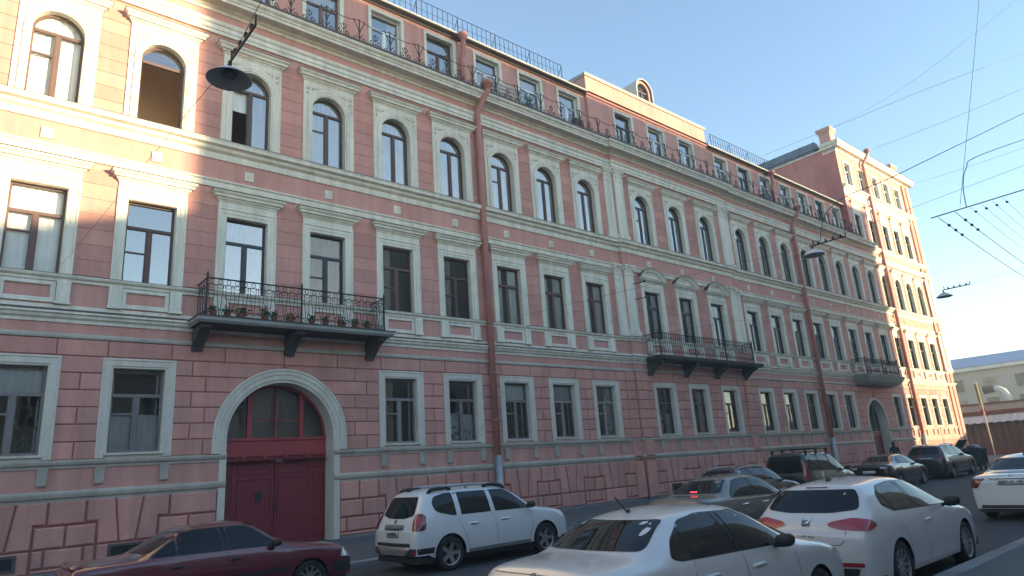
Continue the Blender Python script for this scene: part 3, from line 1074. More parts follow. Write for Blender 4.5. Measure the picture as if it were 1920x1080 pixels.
# ---- carriage gates
def gate(gx, hw, zc, far=False):
    mb = MB(K)
    yo = 0.0
    ro, ri = hw + 0.37, hw
    # archivolt with short legs down to the sill course, deep reveal
    def al(r_, y, zb=2.5):
        return [(p[0] + gx, p[1], p[2]) for p in a_loop(r_, zb, zc, y, 24)]
    if not far:
        mb.loops([al(ro, 0.0), al(ro, -0.09), al(ro - 0.05, -0.10), al(ro - 0.07, -0.08), al(ro - 0.16, -0.08), al(ro - 0.18, -0.06), al(ro - 0.29, -0.06), al(ro - 0.31, -0.03), al(ri, -0.02)])
    else:
        mb.loops([al(ri + 0.16, 0.0), al(ri + 0.16, -0.05), al(ri, -0.04)])
    mb.loops([al(ri, -0.02, 0.0), al(ri, 0.62, 0.0)])
    for s in (-1, 1):                                 # jamb strips beside the passage
        x0, x1 = (gx - ri - 0.17, gx - ri + 0.002) if s < 0 else (gx + ri - 0.002, gx + ri + 0.17)
        mb.box(x0, x1, -0.055, 0.02, 0.13, 2.5)
    gt = mb.build('carriage_gate' if not far else 'arched_gateway', 'greytrim', bld)
    yl = 0.50
    zl, zt_ = (2.42, 2.86) if not far else (2.1, 2.4)
    for s in (-1, 1):
        lf = MB(K)
        x0, x1 = (gx - ri, gx - 0.012) if s < 0 else (gx + 0.012, gx + ri)
        lf.box(x0, x1, yl, yl + 0.06, 0.13, zl)
        if far:
            lf.build('gate_leaf', 'gate', gt)
            continue
        wl = x1 - x0
        # narrow outer panel column and wide inner panel, framed mouldings
        cols = [(x0 + 0.05, x0 + 0.36), (x0 + 0.46, x1 - 0.06)] if s < 0 else [(x0 + 0.06, x1 - 0.46), (x1 - 0.36, x1 - 0.05)]
        leaf = lf.build('gate_leaf', 'gate', gt)
        for ci, (a, b) in enumerate(cols):
            nar = (b - a) < 0.35
            for (z0, z1) in ([(0.25, 0.75), (0.85, 1.02), (1.12, 1.95), (2.05, 2.34)] if nar else [(0.25, 1.85), (1.95, 2.14), (2.2, 2.36)]):
                pm = MB(K)
                pm.loops([[(a, yl, z0), (b, yl, z0), (b, yl, z1), (a, yl, z1)],
                          [(a + 0.01, yl - 0.022, z0 + 0.01), (b - 0.01, yl - 0.022, z0 + 0.01), (b - 0.01, yl - 0.022, z1 - 0.01), (a + 0.01, yl - 0.022, z1 - 0.01)],
                          [(a + 0.035, yl - 0.022, z0 + 0.035), (b - 0.035, yl - 0.022, z0 + 0.035), (b - 0.035, yl - 0.022, z1 - 0.035), (a + 0.035, yl - 0.022, z1 - 0.035)],
                          [(a + 0.045, yl - 0.004, z0 + 0.045), (b - 0.045, yl - 0.004, z0 + 0.045), (b - 0.045, yl - 0.004, z1 - 0.045), (a + 0.045, yl - 0.004, z1 - 0.045)]], True)
                pm.f.append((12, 13, 14, 15)); pm.m.append(0)
                pm.build('panel', 'gate', leaf if False else gt)
    if far:
        pm = MB(K)
        pm.box(gx - ri, gx + ri, yl - 0.03, yl + 0.08, zl, zt_)
        pm.build('transom_beam', 'pink', gt)
    else:
        pm = MB(K)
        pm.box(gx - ri, gx + ri, yl - 0.05, yl + 0.08, zl, zl + 0.10)
        pm.box(gx - ri, gx + ri, yl - 0.02, yl + 0.08, zl + 0.10, zt_)
        pm.box(gx - ri, gx + ri, yl - 0.06, yl + 0.08, zt_ - 0.03, zt_ + 0.04)
        for s in (-0.86, -0.3, 0.3, 0.86):
            pm.box(gx + s - 0.05, gx + s + 0.05, yl - 0.07, yl, zl - 0.06, zl + 0.06)
        pm.build('transom_beam', 'gatetop', gt)
        lk = MB(K)
        lk.box(gx - 0.5, gx - 0.36, yl - 0.035, yl, 1.25, 1.5)
        lk.box(gx - 0.02, gx + 0.05, yl - 0.03, yl, 0.95, 1.2)
        lk.build('lock_plate', 'iron', gt)
        sg = MB(K)
        sg.box(gx + 0.02, gx + 0.20, yl - 0.04, yl - 0.022, 2.26, 2.30)
        sg.build('house_plate', 'whiteframe', gt)
    # fanlight
    fm = MB(K)
    def al2(r_, y):
        return [(p[0] + gx, p[1], p[2]) for p in a_loop(r_, zt_, max(zc, zt_), y, 24)]
    fm.loops([al2(ri + 0.01, yl + 0.06), al2(ri + 0.01, yl - 0.01), al2(ri - 0.07, yl - 0.01), al2(ri - 0.07, yl + 0.06)])
    for s in (-0.72, 0.72):
        h = math.sqrt(max(ri * ri - s * s, 0)) + zc
        fm.box(gx + s - 0.06, gx + s + 0.06, yl - 0.02, yl + 0.06, zt_, h - 0.02)
    fm.box(gx - 0.02, gx + 0.02, yl - 0.01, yl + 0.05, zt_, zc + ri - 0.04)
    fm.box(gx - 0.66, gx + 0.66, yl, yl + 0.05, zt_ + 0.50, zt_ + 0.52)
    fm.build('fanlight_frame', 'gatetop' if not far else 'greyframe', gt)
    n = 10
    for a, b in ((-ri + 0.05, -0.78), (-0.66, -0.02), (0.02, 0.66), (0.78, ri - 0.05)):
        pm = MB(K)
        top = []
        for t in range(n + 1):
            x = a + (b - a) * t / n
            top.append((gx + x, yl + 0.03, max(zc + math.sqrt(max((ri - 0.04) ** 2 - x * x, 0)), zt_ + 0.03)))
        pm.loops([[(p[0], p[1], zt_ + 0.02) for p in top], top])
        pm.build('pane', 'glass', gt)
    bk = MB(K)                                        # dusty boards behind the fanlight
    bk.box(gx - ri - 0.1, gx + ri + 0.1, yl + 0.45, yl + 0.5, 2.3, zc + ri + 0.2)
    bk.build('fanlight_backing', 'room', gt)


gate(G1, 1.45, 2.88)
gate(G2, 1.36, 2.95, True)

# ---- pilasters
def pilaster(x0, x1, y, z0, z1, caph, base=0.34, mt='cream'):
    mb = MB(K)
    p = 0.075
    mb.box(x0 - 0.05, x1 + 0.05, y - p - 0.05, y + 0.02, z0, z0 + base * 0.55)
    mb.box(x0 - 0.025, x1 + 0.025, y - p - 0.025, y + 0.02, z0 + base * 0.55, z0 + base * 0.8)
    mb.box(x0, x1, y - p, y + 0.02, z0 + base * 0.8, z1 - caph)
    mb.box(x0 - 0.02, x1 + 0.02, y - p - 0.02, y + 0.02, z1 - caph, z1 - caph + 0.04)
    po = mb.build('pilaster', mt, bld)
    cm = MB(K)
    xa, xb = x0, x1
    zc0 = z1 - caph + 0.04
    cm.loops([[(xa, y, zc0), (xa, y - p, zc0), (xb, y - p, zc0), (xb, y, zc0)],
              [(xa, y, zc0 + caph * 0.5), (xa, y - p - 0.01, zc0 + caph * 0.5), (xb, y - p - 0.01, zc0 + caph * 0.5), (xb, y, zc0 + caph * 0.5)],
              [(xa - 0.07, y, z1 - 0.07), (xa - 0.07, y - p - 0.08, z1 - 0.07), (xb + 0.07, y - p - 0.08, z1 - 0.07), (xb + 0.07, y, z1 - 0.07)]])
    cm.box(xa - 0.09, xb + 0.09, y - p - 0.1, y, z1 - 0.07, z1)
    n = 3
    for row in range(2):                              # acanthus leaves curling outwards
        for i in range(n + row):
            cx = xa + (xb - xa) * (i + 0.5) / (n + row)
            zb_ = zc0 + row * caph * 0.32
            hgt = caph * 0.34
            wl = (xb - xa) / (n + row) * 0.42
            ring = []
            for t in range(5):
                u = t / 4
                yy = y - p - 0.012 - 0.055 * u * u
                zz = zb_ + hgt * (1 - (u - 0.8) ** 2 / 0.64 * (1 if u < 0.8 else 1.2))
                ww = wl * (1 - 0.45 * u * u)
                ring.append([(cx - ww, yy + 0.02, zz), (cx, yy, zz), (cx + ww, yy + 0.02, zz)])
            cm.loops(ring)
    for sx in (xa + 0.02, xb - 0.02):                  # volutes
        cm.lathe([(0.0, -0.03), (0.06, -0.03), (0.075, 0), (0.06, 0.03), (0.0, 0.03)], 10, (sx, y - p - 0.06, z1 - 0.15), 'y')
    cm.build('capital', mt, po, )


for x0, x1, y in ((21.44, 21.99, 0.0), (22.02, 22.58, RSY), (30.24, 30.78, RSY), (30.81, 31.36, 0.0)):
    pilaster(x0, x1, y, 6.70, 9.86, 0.46)
    pilaster(x0, x1, y, 11.03, 14.42, 0.62)
for x0, x1 in ((60.15, 60.72), (60.98, 61.58)):
    mb = MB(K)
    mb.box(x0, x1, -0.11, 0.02, 0.2, 15.2)
    mb.box(x0, x1, -0.11, 0.02, 15.6, 22.6)
    mb.build('corner_strip', 'pink', bld)
    for z0, z1, c in ((6.7, 9.86, 0.4), (11.03, 14.42, 0.5)):
        pilaster(x0, x1, -0.1, z0, z1, c)
for x0, x1, y in ((21.44, 21.99, 0.0), (22.02, 22.58, RSY), (30.24, 30.78, RSY)):
    mb = MB(K)
    for ri in range(7):
        mb.block(rect(x0, x1, rows[ri], rows[ri + 1] - gap), y - 0.10, y, 0.014)
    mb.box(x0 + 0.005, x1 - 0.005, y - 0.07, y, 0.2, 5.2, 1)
    mb.block(rect(x0, x1, 0.2, 1.6), y - 0.10, y, 0.014)
    mb.block(rect(x0, x1, 1.7, 2.4), y - 0.10, y, 0.014)
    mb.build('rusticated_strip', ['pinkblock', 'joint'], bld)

# ---- attic storey, set back behind the cornice
AY = 0.45
att = [x for x in B if x < 47.5]
mb = MB(K)
aops = [(x, 0.61, 16.0, 17.92, 0) for x in att]
for a, b, y in ((XL, 21.35, AY), (21.35, 31.0, AY - 0.12), (31.0, 48.0, AY)):
    wall_fill(mb, a, b, y, 15.55, 18.35, aops)
for x in (21.35, 31.0):
    mb.add([(x, AY, 15.55), (x, AY - 0.12, 15.55), (x, AY - 0.12, 18.35), (x, AY, 18.35)], [(0, 1, 2, 3)])
mb.add([(XL, -0.3, 15.60), (48.0, -0.3, 15.60), (48.0, AY + 0.3, 15.60), (XL, AY + 0.3, 15.60)], [(0, 1, 2, 3)])
aw = mb.build('attic_wall', 'pink', bld)
rr = random.Random(3)
for i, x in enumerate(att):
    y = AY - 0.12 if 21.35 < x < 31 else AY
    fr = 'whiteframe' if i % 4 != 0 else 'brownframe'
    if x < 9.5:
        fr = 'brownframe'
    window('t', x, i, fr, 2 if i % 2 else 0, rr.choice([[('F', 'w')], [('F', 'g')], [('R', 'w')], [('T', 'w')]]), y=y)
# eaves and roofs
def eave(a, b, y, z, nm='roof_edge'):
    m_ = MB(K)
    m_.sweep([(a, y), (b, y)], [(-0.03, z - 0.10), (0.05, z - 0.10), (0.09, z - 0.05), (0.26, z - 0.02), (0.26, z), (-0.03, z + 0.01)], 0)
    m_.build('eave_soffit', 'flash', bld)
    # overlapping sheets of the pale edge flashing
    x = a
    i = 0
    ro_ = None
    while x < b - 0.05:
        l = min(0.8, b - x)
        e = MB(K)
        dz = 0.006 * (i % 2)
        e.sweep([(x, y), (x + l, y)], [(0.255, z + 0.004 + dz), (0.285, z + 0.006 + dz), (0.275, z + 0.085 + dz), (-0.03, z + 0.12 + dz)])
        e.build('edge_sheet', 'roofedge', bld)
        x += l
        i += 1


eave(XL, 21.3, AY, 18.28)
eave(31.05, 47.98, AY, 18.28)
mb = MB(K)
mb.add([(XL, AY - 0.25, 18.38), (48.0, AY - 0.25, 18.38), (48.0, 5.0, 19.6), (XL, 5.0, 19.6)], [(0, 1, 2, 3)])
mb.add([(XL, 9.5, 18.3), (48.0, 9.5, 18.3), (48.0, 5.0, 19.6), (XL, 5.0, 19.6)], [(3, 2, 1, 0)])
mb.add([(XL, 9.0, -0.05), (48.0, 9.0, -0.05), (48.0, 9.0, 18.4), (XL, 9.0, 18.4)], [(3, 2, 1, 0)])
mb.build('roof', 'roof', bld)
# raised parapet over the central projection
mb = MB(K)
mb.box(21.36, 31.0, AY - 0.14, AY + 2.2, 18.30, 19.28)
mb.build('parapet_wall', 'paleyellow' if False else 'pink', bld)
mb = MB(K)
mb.sweep([(21.36, AY + 2.2), (21.36, AY - 0.14), (31.0, AY - 0.14), (31.0, AY + 2.2)], [(-0.02, 19.24), (0.06, 19.25), (0.08, 19.31), (0.10, 19.32), (0.10, 19.36), (-0.02, 19.40)])
mb.add([(21.3, AY - 0.2, 19.38), (31.06, AY - 0.2, 19.38), (31.06, AY + 2.3, 19.55), (21.3, AY + 2.3, 19.55)], [(0, 1, 2, 3)])
mb.build('parapet_coping', 'roofedge', bld)
moulding('parapet_ledge', [(-0.02, 18.22), (0.05, 18.23), (0.07, 18.28), (0.07, 18.31), (-0.02, 18.33)], 'pink', [(21.36, AY), (21.36, AY - 0.13), (31.0, AY - 0.13), (31.0, AY)])
# dormer with a rounded hood
dx, dy, dz0, dhw = 26.7, 0.95, 19.45, 0.62
mb = MB(K)
zs = 20.55
def dl(hw_, y, zb_=dz0):
    return [(p[0] + dx, p[1], p[2]) for p in a_loop(hw_, zb_, zs, y)]
mb.loops([dl(dhw, dy), dl(dhw - 0.16, dy), ])
mb.loops([dl(dhw - 0.16, dy), dl(dhw - 0.16, dy + 0.25)])
mb.loops([dl(dhw, dy), dl(dhw, dy + 2.4)])
dm = mb.build('dormer', 'pink', bld)
mb = MB(K)
mb.loops([dl(dhw + 0.01, dy - 0.12), dl(dhw + 0.07, dy - 0.12), dl(dhw + 0.07, dy + 2.4)])
mb.build('dormer_hood', 'roofedge', dm)
mb = MB(K)
for s in (-0.43, 0.0, 0.43):
    mb.box(dx + s - 0.03, dx + s + 0.03, dy + 0.1, dy + 0.16, dz0, zs + 0.2)
mb.box(dx - 0.46, dx + 0.46, dy + 0.1, dy + 0.16, zs - 0.05, zs + 0.04)
mb.box(dx - 0.46, dx + 0.46, dy + 0.1, dy + 0.16, dz0 + 0.5, dz0 + 0.54)
mb.build('dormer_frame', 'brownframe', dm)
mb = MB(K)
mb.add([(dx - 0.46, dy + 0.14, dz0), (dx + 0.46, dy + 0.14, dz0), (dx + 0.46, dy + 0.14, zs + 0.42), (dx - 0.46, dy + 0.14, zs + 0.42)], [(0, 1, 2, 3)])
mb.build('pane', 'darkglass', dm)

# ---- tall corner block
TX0 = 48.0
mb = MB(K)
tb = [x for x in B if x > 48.5]
wall_fill(mb, TX0, XR, 0.0, 15.5, 19.4, [(x, 0.5, 15.75, 17.78, 0) for x in tb])
wall_fill(mb, TX0, XR, 0.0, 19.4, 22.95, [(x, 0.5, 20.05, 21.85, 0) for x in tb])
fw = MB(K)
fw.add([(TX0, 0, 15.5), (TX0, 9, 15.5), (TX0, 9, 22.95), (TX0, 0, 22.95)], [(0, 1, 2, 3)])
fw.build('firewall', 'firewall', bld)
mb.add([(XR, 0, 15.5), (XR, 9, 15.5), (XR, 9, 22.95), (XR, 0, 22.95)], [(0, 1, 2, 3)])
mb.add([(TX0, 9, -0.05), (XR, 9, -0.05), (XR, 9, 22.95), (TX0, 9, 22.95)], [(0, 1, 2, 3)])
mb.build('tower_wall', 'pink', bld)
tp = [(TX0 + 0.02, 0), (XR, 0), (XR, 9)]
moulding('tower_cornice', [(-0.02, 18.98), (0.05, 18.99), (0.06, 19.12), (0.03, 19.13), (0.03, 19.5), (0.12, 19.58), (0.14, 19.68), (0.25, 19.74), (0.26, 19.86), (-0.02, 19.93)], 'cream', tp)
moulding('top_cornice', [(-0.02, 22.50), (0.05, 22.52), (0.06, 22.64), (0.16, 22.70), (0.38, 22.74), (0.40, 22.90), (0.46, 22.92), (0.52, 23.08), (0.54, 23.16), (-0.02, 23.2)], 'cream', [(TX0, 0.9), (TX0, 0), (XR, 0), (XR, 9)])
moulding('side_eave', [(-0.02, 22.86), (0.08, 22.88), (0.10, 22.98), (-0.02, 23.02)], 'cream', [(TX0, 9), (TX0, 0.9)])
mb = MB(K)
rp = [(TX0 - 0.12, -0.56, 23.19), (XR + 0.56, -0.56, 23.19), (XR + 0.56, 9.6, 23.19), (TX0 - 0.12, 9.6, 23.19), (TX0 + 3.5, 4.4, 24.9), (XR - 3.8, 4.4, 24.9)]
mb.add(rp, [(0, 1, 5, 4), (1, 2, 5), (2, 3, 4, 5), (3, 0, 4)])
mb.add([(TX0 - 0.12, -0.56, 23.185), (XR + 0.56, -0.56, 23.185), (XR + 0.56, 9.6, 23.185), (TX0 - 0.12, 9.6, 23.185)], [(3, 2, 1, 0)])
rf = mb.build('tower_roof', 'roof', bld)
mb = MB(K)
mb.add([(TX0 - 0.14, 1.5, 22.99), (TX0 - 0.14, 9.2, 22.99), (TX0 + 0.30, 9.2, 23.95), (TX0 + 0.30, 1.5, 23.95), (TX0 + 0.9, 1.5, 22.99), (TX0 + 0.9, 9.2, 22.99), (TX0 + 0.9, 1.5, 23.95), (TX0 + 0.9, 9.2, 23.95)],
       [(0, 3, 2, 1), (0, 4, 6, 3), (3, 6, 7, 2), (1, 2, 7, 5)])
mn = mb.build('side_mansard', 'roof', bld)
for i in range(8):
    yy = 1.5 + 7.7 * i / 7
    sm = MB(K)
    sm.tube([(TX0 - 0.16, yy, 22.99), (TX0 + 0.28, yy, 23.97)], 0.025, 4)
    sm.build('roof_seam', 'flash', mn)
for t in (0.18, 0.4, 0.62, 0.84):                      # standing seams on the slope above the side wall
    a = Vector((TX0 - 0.12, -0.56 + 10.16 * t, 23.2))
    b = Vector((TX0 + 3.5, 4.4, 24.9))
    c = a.lerp(Vector((TX0 + 3.5, a.y, 24.9)), min(1, 0.55 + 0.45 * (1 - abs(t - 0.5) * 2)))
    sm = MB(K)
    sm.tube([a, c], 0.03, 4)
    sm.build('roof_seam', 'flash', rf)
def chimney(x, y, w_, z0, z1):
    c = MB(K)
    c.loops([[(x - w_, y - w_, z0), (x + w_, y - w_, z0), (x + w_, y + w_, z0), (x - w_, y + w_, z0)],
             [(x - w_, y - w_, z1 - 0.45), (x + w_, y - w_, z1 - 0.45), (x + w_, y + w_, z1 - 0.45), (x - w_, y + w_, z1 - 0.45)],
             [(x - w_ * 1.35, y - w_ * 1.35, z1 - 0.12), (x + w_ * 1.35, y - w_ * 1.35, z1 - 0.12), (x + w_ * 1.35, y + w_ * 1.35, z1 - 0.12), (x - w_ * 1.35, y + w_ * 1.35, z1 - 0.12)],
             [(x - w_ * 1.35, y - w_ * 1.35, z1), (x + w_ * 1.35, y - w_ * 1.35, z1), (x + w_ * 1.35, y + w_ * 1.35, z1), (x - w_ * 1.35, y + w_ * 1.35, z1)]], True)
    c.f.append((12, 13, 14, 15)); c.m.append(0)
    c.box(x - w_ * 1.4, x + w_ * 1.4, y - w_ * 1.4, y + w_ * 1.4, z1 - 0.02, z1 + 0.05, 1)
    c.build('chimney', ['pink', 'roofedge'], bld)


chimney(48.95, 0.75, 0.40, 23.1, 24.75)
chimney(60.5, 0.9, 0.5, 23.1, 24.6)
for i, x in enumerate(tb):
    window('u', x, i, 'brownframe', 0, [('F', 'g')] if i % 2 else [('L', 'w')], y=0.0)
    window('v', x, i + 7, 'whiteframe', 0, [('T', 'w'), ('F', 'g')], y=0.0)

# ---- iron railings
def spiral(cx, cz, r_, a0, turns, sgn, n=14):
    return [(cx + sgn * r_ * (1 - 0.8 * t / n) * math.cos(a0 + turns * 2 * math.pi * t / n), 0, cz + r_ * (1 - 0.8 * t / n) * math.sin(a0 + turns * 2 * math.pi * t / n)) for t in range(n + 1)]


def floral_panel():
    mb = MB(K)
    W_ = 1.18
    z = 0.0
    # forked post
    mb.tube([(0, 0, z), (0, 0, z + 0.80)], 0.0248, 5)
    for s in (-1, 1):
        mb.tube([(0, 0, z + 0.30), (s * 0.05, 0, z + 0.48), (s * 0.13, 0, z + 0.62), (s * 0.20, 0, z + 0.78)], 0.0170, 4)
        mb.tube([(0, 0, z + 0.14), (s * 0.06, 0, z + 0.26), (s * 0.12, 0, z + 0.32)], 0.0155, 4)
        mb.tube(spiral(s * 0.15, z + 0.15, 0.085, -1.2, 1.15, s), 0.0155, 4)
    # fleuron between two posts
    f = W_ / 2
    mb.tube([(f, 0, z), (f, 0, z + 0.52)], [0.014, 0.008], 4)
    for s in (-1, 1):
        mb.tube(spiral(f + s * 0.12, z + 0.19, 0.10, -1.5, 1.2, s), 0.0170, 4)
        mb.tube([(f, 0, z + 0.28), (f + s * 0.07, 0, z + 0.34), (f + s * 0.10, 0, z + 0.44)], 0.0170, 4)
        mb.tube([(f, 0, z + 0.40), (f + s * 0.04, 0, z + 0.47)], 0.014, 4)
    # sagging top wire
    pts = [(W_ * t / 8, 0, z + 0.78 - 0.10 * math.sin(math.pi * t / 8)) for t in range(9)]
    mb.tube(pts, 0.0139, 4)
    mb.tube([(0, 0, z + 0.02), (W_, 0, z + 0.02)], 0.0186, 4)
    mb.v = [(v[0], v[1], v[2] * 1.18) for v in mb.v]
    return mb.mesh('railing_panel', 'rustiron')


fp = floral_panel()
x = XL
rl = random.Random(9)
while x < 47.2:
    y = -0.38 + (RSY if RS0 - 0.4 < x < RS1 else 0)
    link('railing_panel', fp, bld, (x * K, y * K, 15.66 * K), rot=(rl.uniform(-0.06, 0.06), 0, rl.uniform(-0.02, 0.02)))
    x += 1.18


def roof_rail(a, b, y, z):
    mb = MB(K)
    n = int((b - a) / 0.24)
    for i in range(n + 1):
        x_ = a + (b - a) * i / n
        big = i % 8 == 0
        mb.tube([(x_, y, z), (x_, y, z + 0.78)], 0.014 if not big else 0.022, 4)
        if big:
            mb.tube([(x_, y, z + 0.7), (x_, y + 0.4, z + 0.05)], 0.014, 4)
    mb.tube([(a, y, z + 0.78), (b, y, z + 0.78)], 0.018, 4)
    mb.tube([(a, y, z + 0.38), (b, y, z + 0.38)], 0.010, 4)
    mb.build('roof_railing', 'iron', bld)


roof_rail(XL, 19.8, AY - 0.14, 18.40)
roof_rail(31.6, 38.5, AY - 0.14, 18.40)


def balcony(x0, x1, yw, zt, dep, posts, brk, mt_slab, mt_under, style=0, curved=False):
    mb = MB(K)
    t = 0.15
    if curved:
        mb.sweep([(x0, yw), (x0, yw - dep), (x1, yw - dep), (x1, yw)], [(-0.55, zt - 0.62), (-0.35, zt - 0.55), (-0.18, zt - 0.40), (-0.08, zt - 0.22), (-0.06, zt - 0.16), (-0.02, zt - 0.15), (0.0, zt - 0.06), (0.02, zt - 0.05), (0.02, zt)])
        mb.box(x0, x1, yw - dep, yw, zt - 0.02, zt)
    else:
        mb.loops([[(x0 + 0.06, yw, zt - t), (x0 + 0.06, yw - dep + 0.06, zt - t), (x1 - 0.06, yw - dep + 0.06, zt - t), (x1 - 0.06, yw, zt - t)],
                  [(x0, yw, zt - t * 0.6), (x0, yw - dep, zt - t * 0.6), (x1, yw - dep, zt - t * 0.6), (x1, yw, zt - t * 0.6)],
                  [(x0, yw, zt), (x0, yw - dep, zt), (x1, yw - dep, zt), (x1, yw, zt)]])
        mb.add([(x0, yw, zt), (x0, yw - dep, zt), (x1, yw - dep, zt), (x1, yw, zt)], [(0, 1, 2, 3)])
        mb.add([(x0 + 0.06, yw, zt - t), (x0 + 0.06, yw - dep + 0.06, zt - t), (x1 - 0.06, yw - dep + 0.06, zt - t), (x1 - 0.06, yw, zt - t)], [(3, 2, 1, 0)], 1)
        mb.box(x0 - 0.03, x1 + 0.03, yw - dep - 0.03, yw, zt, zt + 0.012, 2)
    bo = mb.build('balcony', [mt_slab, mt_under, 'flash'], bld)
    for bx in brk:
        b = MB(K)
        pr = [(0.0, -0.72), (-0.12, -0.72), (-0.16, -0.62), (-0.30, -0.52), (-0.5, -0.36), (-0.72, -0.27), (-0.82, -0.25), (-0.84, -0.16), (0.0, -0.16)]
        l0 = [(bx - 0.13, yw + p[0] * dep, zt + p[1]) for p in pr]
        l1 = [(bx + 0.13, yw + p[0] * dep, zt + p[1]) for p in pr]
        b.loops([l0, l1], True)
        n = len(pr)
        b.f.append(tuple(range(n - 1, -1, -1))); b.m.append(0)
        b.f.append(tuple(range(n, 2 * n))); b.m.append(0)
        b.build('bracket', mt_under, bo)
    # railing
    inset = 0.17
    yr = yw - dep + inset
    xa, xb = posts[0], posts[-1]
    hz = 1.02
    rl_ = MB(K)
    for run in (((xa, yr), (xb, yr)), ((xa, yr), (xa, yw)), ((xb, yr), (xb, yw))):
        (ax, ay), (bx, by) = run
        L_ = math.hypot(bx - ax, by - ay)
        P = lambda s_, z_: (ax + (bx - ax) * s_ / L_, ay + (by - ay) * s_ / L_, zt + z_)
        for z_, r_ in ((0.06, 0.014), (0.20, 0.009), (0.86, 0.010), (hz, 0.020)):
            rl_.tube([P(0, z_), P(L_, z_)], r_, 4)
        mod = 0.21 if style == 0 else 0.15
        n = max(1, round(L_ / mod))
        for i in range(n):
            s0 = L_ * i / n
            md = L_ / n
            c = s0 + md / 2
            if style == 0:
                rl_.tube([P(c - 0.01, 0.06), P(s0 + 0.02, 0.86)], 0.008, 4)
                rl_.tube([P(c + 0.01, 0.06), P(s0 + md - 0.02, 0.86)], 0.008, 4)
                rl_.tube([P(c + 0.048 * math.cos(a * math.pi / 5), 0.94 + 0.065 * math.sin(a * math.pi / 5)) for a in range(10)], 0.008, 4, closed=True)
                rl_.tube([P(s0 + 0.02 + (md - 0.04) * t_ / 6, 0.86 - 0.10 * math.sin(math.pi * t_ / 6)) for t_ in range(7)], 0.007, 4)
                rl_.tube([P(s0 + 0.045 * math.cos(a * math.pi / 4) + 0.0, 0.13 + 0.055 * math.sin(a * math.pi / 4)) for a in range(8)], 0.008, 4, closed=True)
            else:
                rl_.tube([P(c, 0.06), P(c, hz)], 0.009, 4)
                rl_.tube([P(c - 0.05, 0.86), P(c, 0.72), P(c + 0.05, 0.86)], 0.008, 4)
                rl_.tube([P(c - 0.05, 0.20), P(c, 0.34), P(c + 0.05, 0.20)], 0.008, 4)
                rl_.tube([P(c + 0.04 * math.cos(a * math.pi / 4), 0.94 + 0.05 * math.sin(a * math.pi / 4)) for a in range(8)], 0.007, 4, closed=True)
    rl_.build('railing', 'iron', bo)
    for px_ in posts:
        p = MB(K)
        p.lathe([(0.0, 0.0), (0.035, 0.0), (0.035, 0.05), (0.026, 0.07), (0.026, 0.98), (0.04, 1.0), (0.04, 1.03), (0.02, 1.05), (0.035, 1.09), (0.02, 1.13), (0.008, 1.19), (0.0, 1.2)], 8, (px_, yr, zt))
        p.build('railing_post', 'iron', bo)
    return bo


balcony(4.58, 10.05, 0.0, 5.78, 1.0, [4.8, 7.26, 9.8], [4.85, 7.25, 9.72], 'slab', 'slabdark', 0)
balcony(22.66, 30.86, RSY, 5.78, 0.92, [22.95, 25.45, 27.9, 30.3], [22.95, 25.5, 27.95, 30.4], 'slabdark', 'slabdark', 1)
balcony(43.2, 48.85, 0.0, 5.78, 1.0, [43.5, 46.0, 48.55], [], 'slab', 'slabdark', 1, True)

# ---- drainpipes
def drain(x, ztop, lower=True, y=-0.2, cornice_out=0.6, mt='pipe', zbrk=2.05):
    mb = MB(K)
    rp_ = 0.115
    zc_ = ztop
    mb.tube([(x + 0.25, -cornice_out, zc_ - 0.02), (x + 0.25, -cornice_out, zc_ - 0.35), (x + 0.14, -cornice_out + 0.12, zc_ - 0.62), (x, y, zc_ - 1.15), (x, y, zc_ - 1.5), (x, y, zbrk)], rp_, 10)
    mb.lathe([(rp_, -0.30), (rp_ + 0.02, -0.28), (0.21, -0.12), (0.235, -0.10), (0.235, 0.02), (0.215, 0.03), (0.20, -0.06), (0.0, -0.06)], 12, (x + 0.25, -cornice_out, zc_))
    z = zc_ - 1.5
    while z > zbrk + 0.4:
        mb.lathe([(rp_ + 0.002, -0.02), (rp_ + 0.018, -0.015), (rp_ + 0.018, 0.015), (rp_ + 0.002, 0.02)], 10, (x, y, z))
        mb.box(x - 0.01, x + 0.01, y + 0.1, 0.0, z - 0.012, z + 0.012)
        z -= 1.6
    po = mb.build('drainpipe', mt, bld, True)
    if lower:
        mb = MB(K)
        mb.tube([(x, y, zbrk + 0.06), (x, y, 0.55), (x, y - 0.06, 0.40), (x, y - 0.22, 0.28)], rp_ + 0.012, 10)
        mb.build('drainpipe_shoe', 'zinc', po, True)


drain(14.33, 15.95)
drain(38.5, 15.95)
drain(52.2, 23.55, cornice_out=0.62)
for x in (14.1, 37.75):                                # attic downpipes with hoppers
    mb = MB(K)
    mb.tube([(x, AY - 0.32, 18.15), (x, AY - 0.30, 17.6), (x, AY - 0.18, 17.3), (x, AY - 0.18, 15.7)], 0.10, 10)
    mb.lathe([(0.10, -0.2), (0.19, -0.04), (0.21, 0.0), (0.21, 0.1), (0.19, 0.1), (0.17, 0.02), (0, 0.02)], 12, (x, AY - 0.32, 18.25))
    mb.build('attic_drainpipe', 'pipe', bld, True)

# service brackets on the pilaster beside the middle balcony
for z in (9.05, 8.35):
    mb = MB(K)
    mb.tube([(22.5, RSY - 0.08, z), (22.75, RSY - 0.55, z + 0.02)], 0.02, 5)
    mb.lathe([(0, -0.05), (0.035, -0.04), (0.045, 0), (0.035, 0.04), (0, 0.05)], 6, (22.72, RSY - 0.5, z + 0.05))
    mb.build('cable_bracket', 'iron', bld)

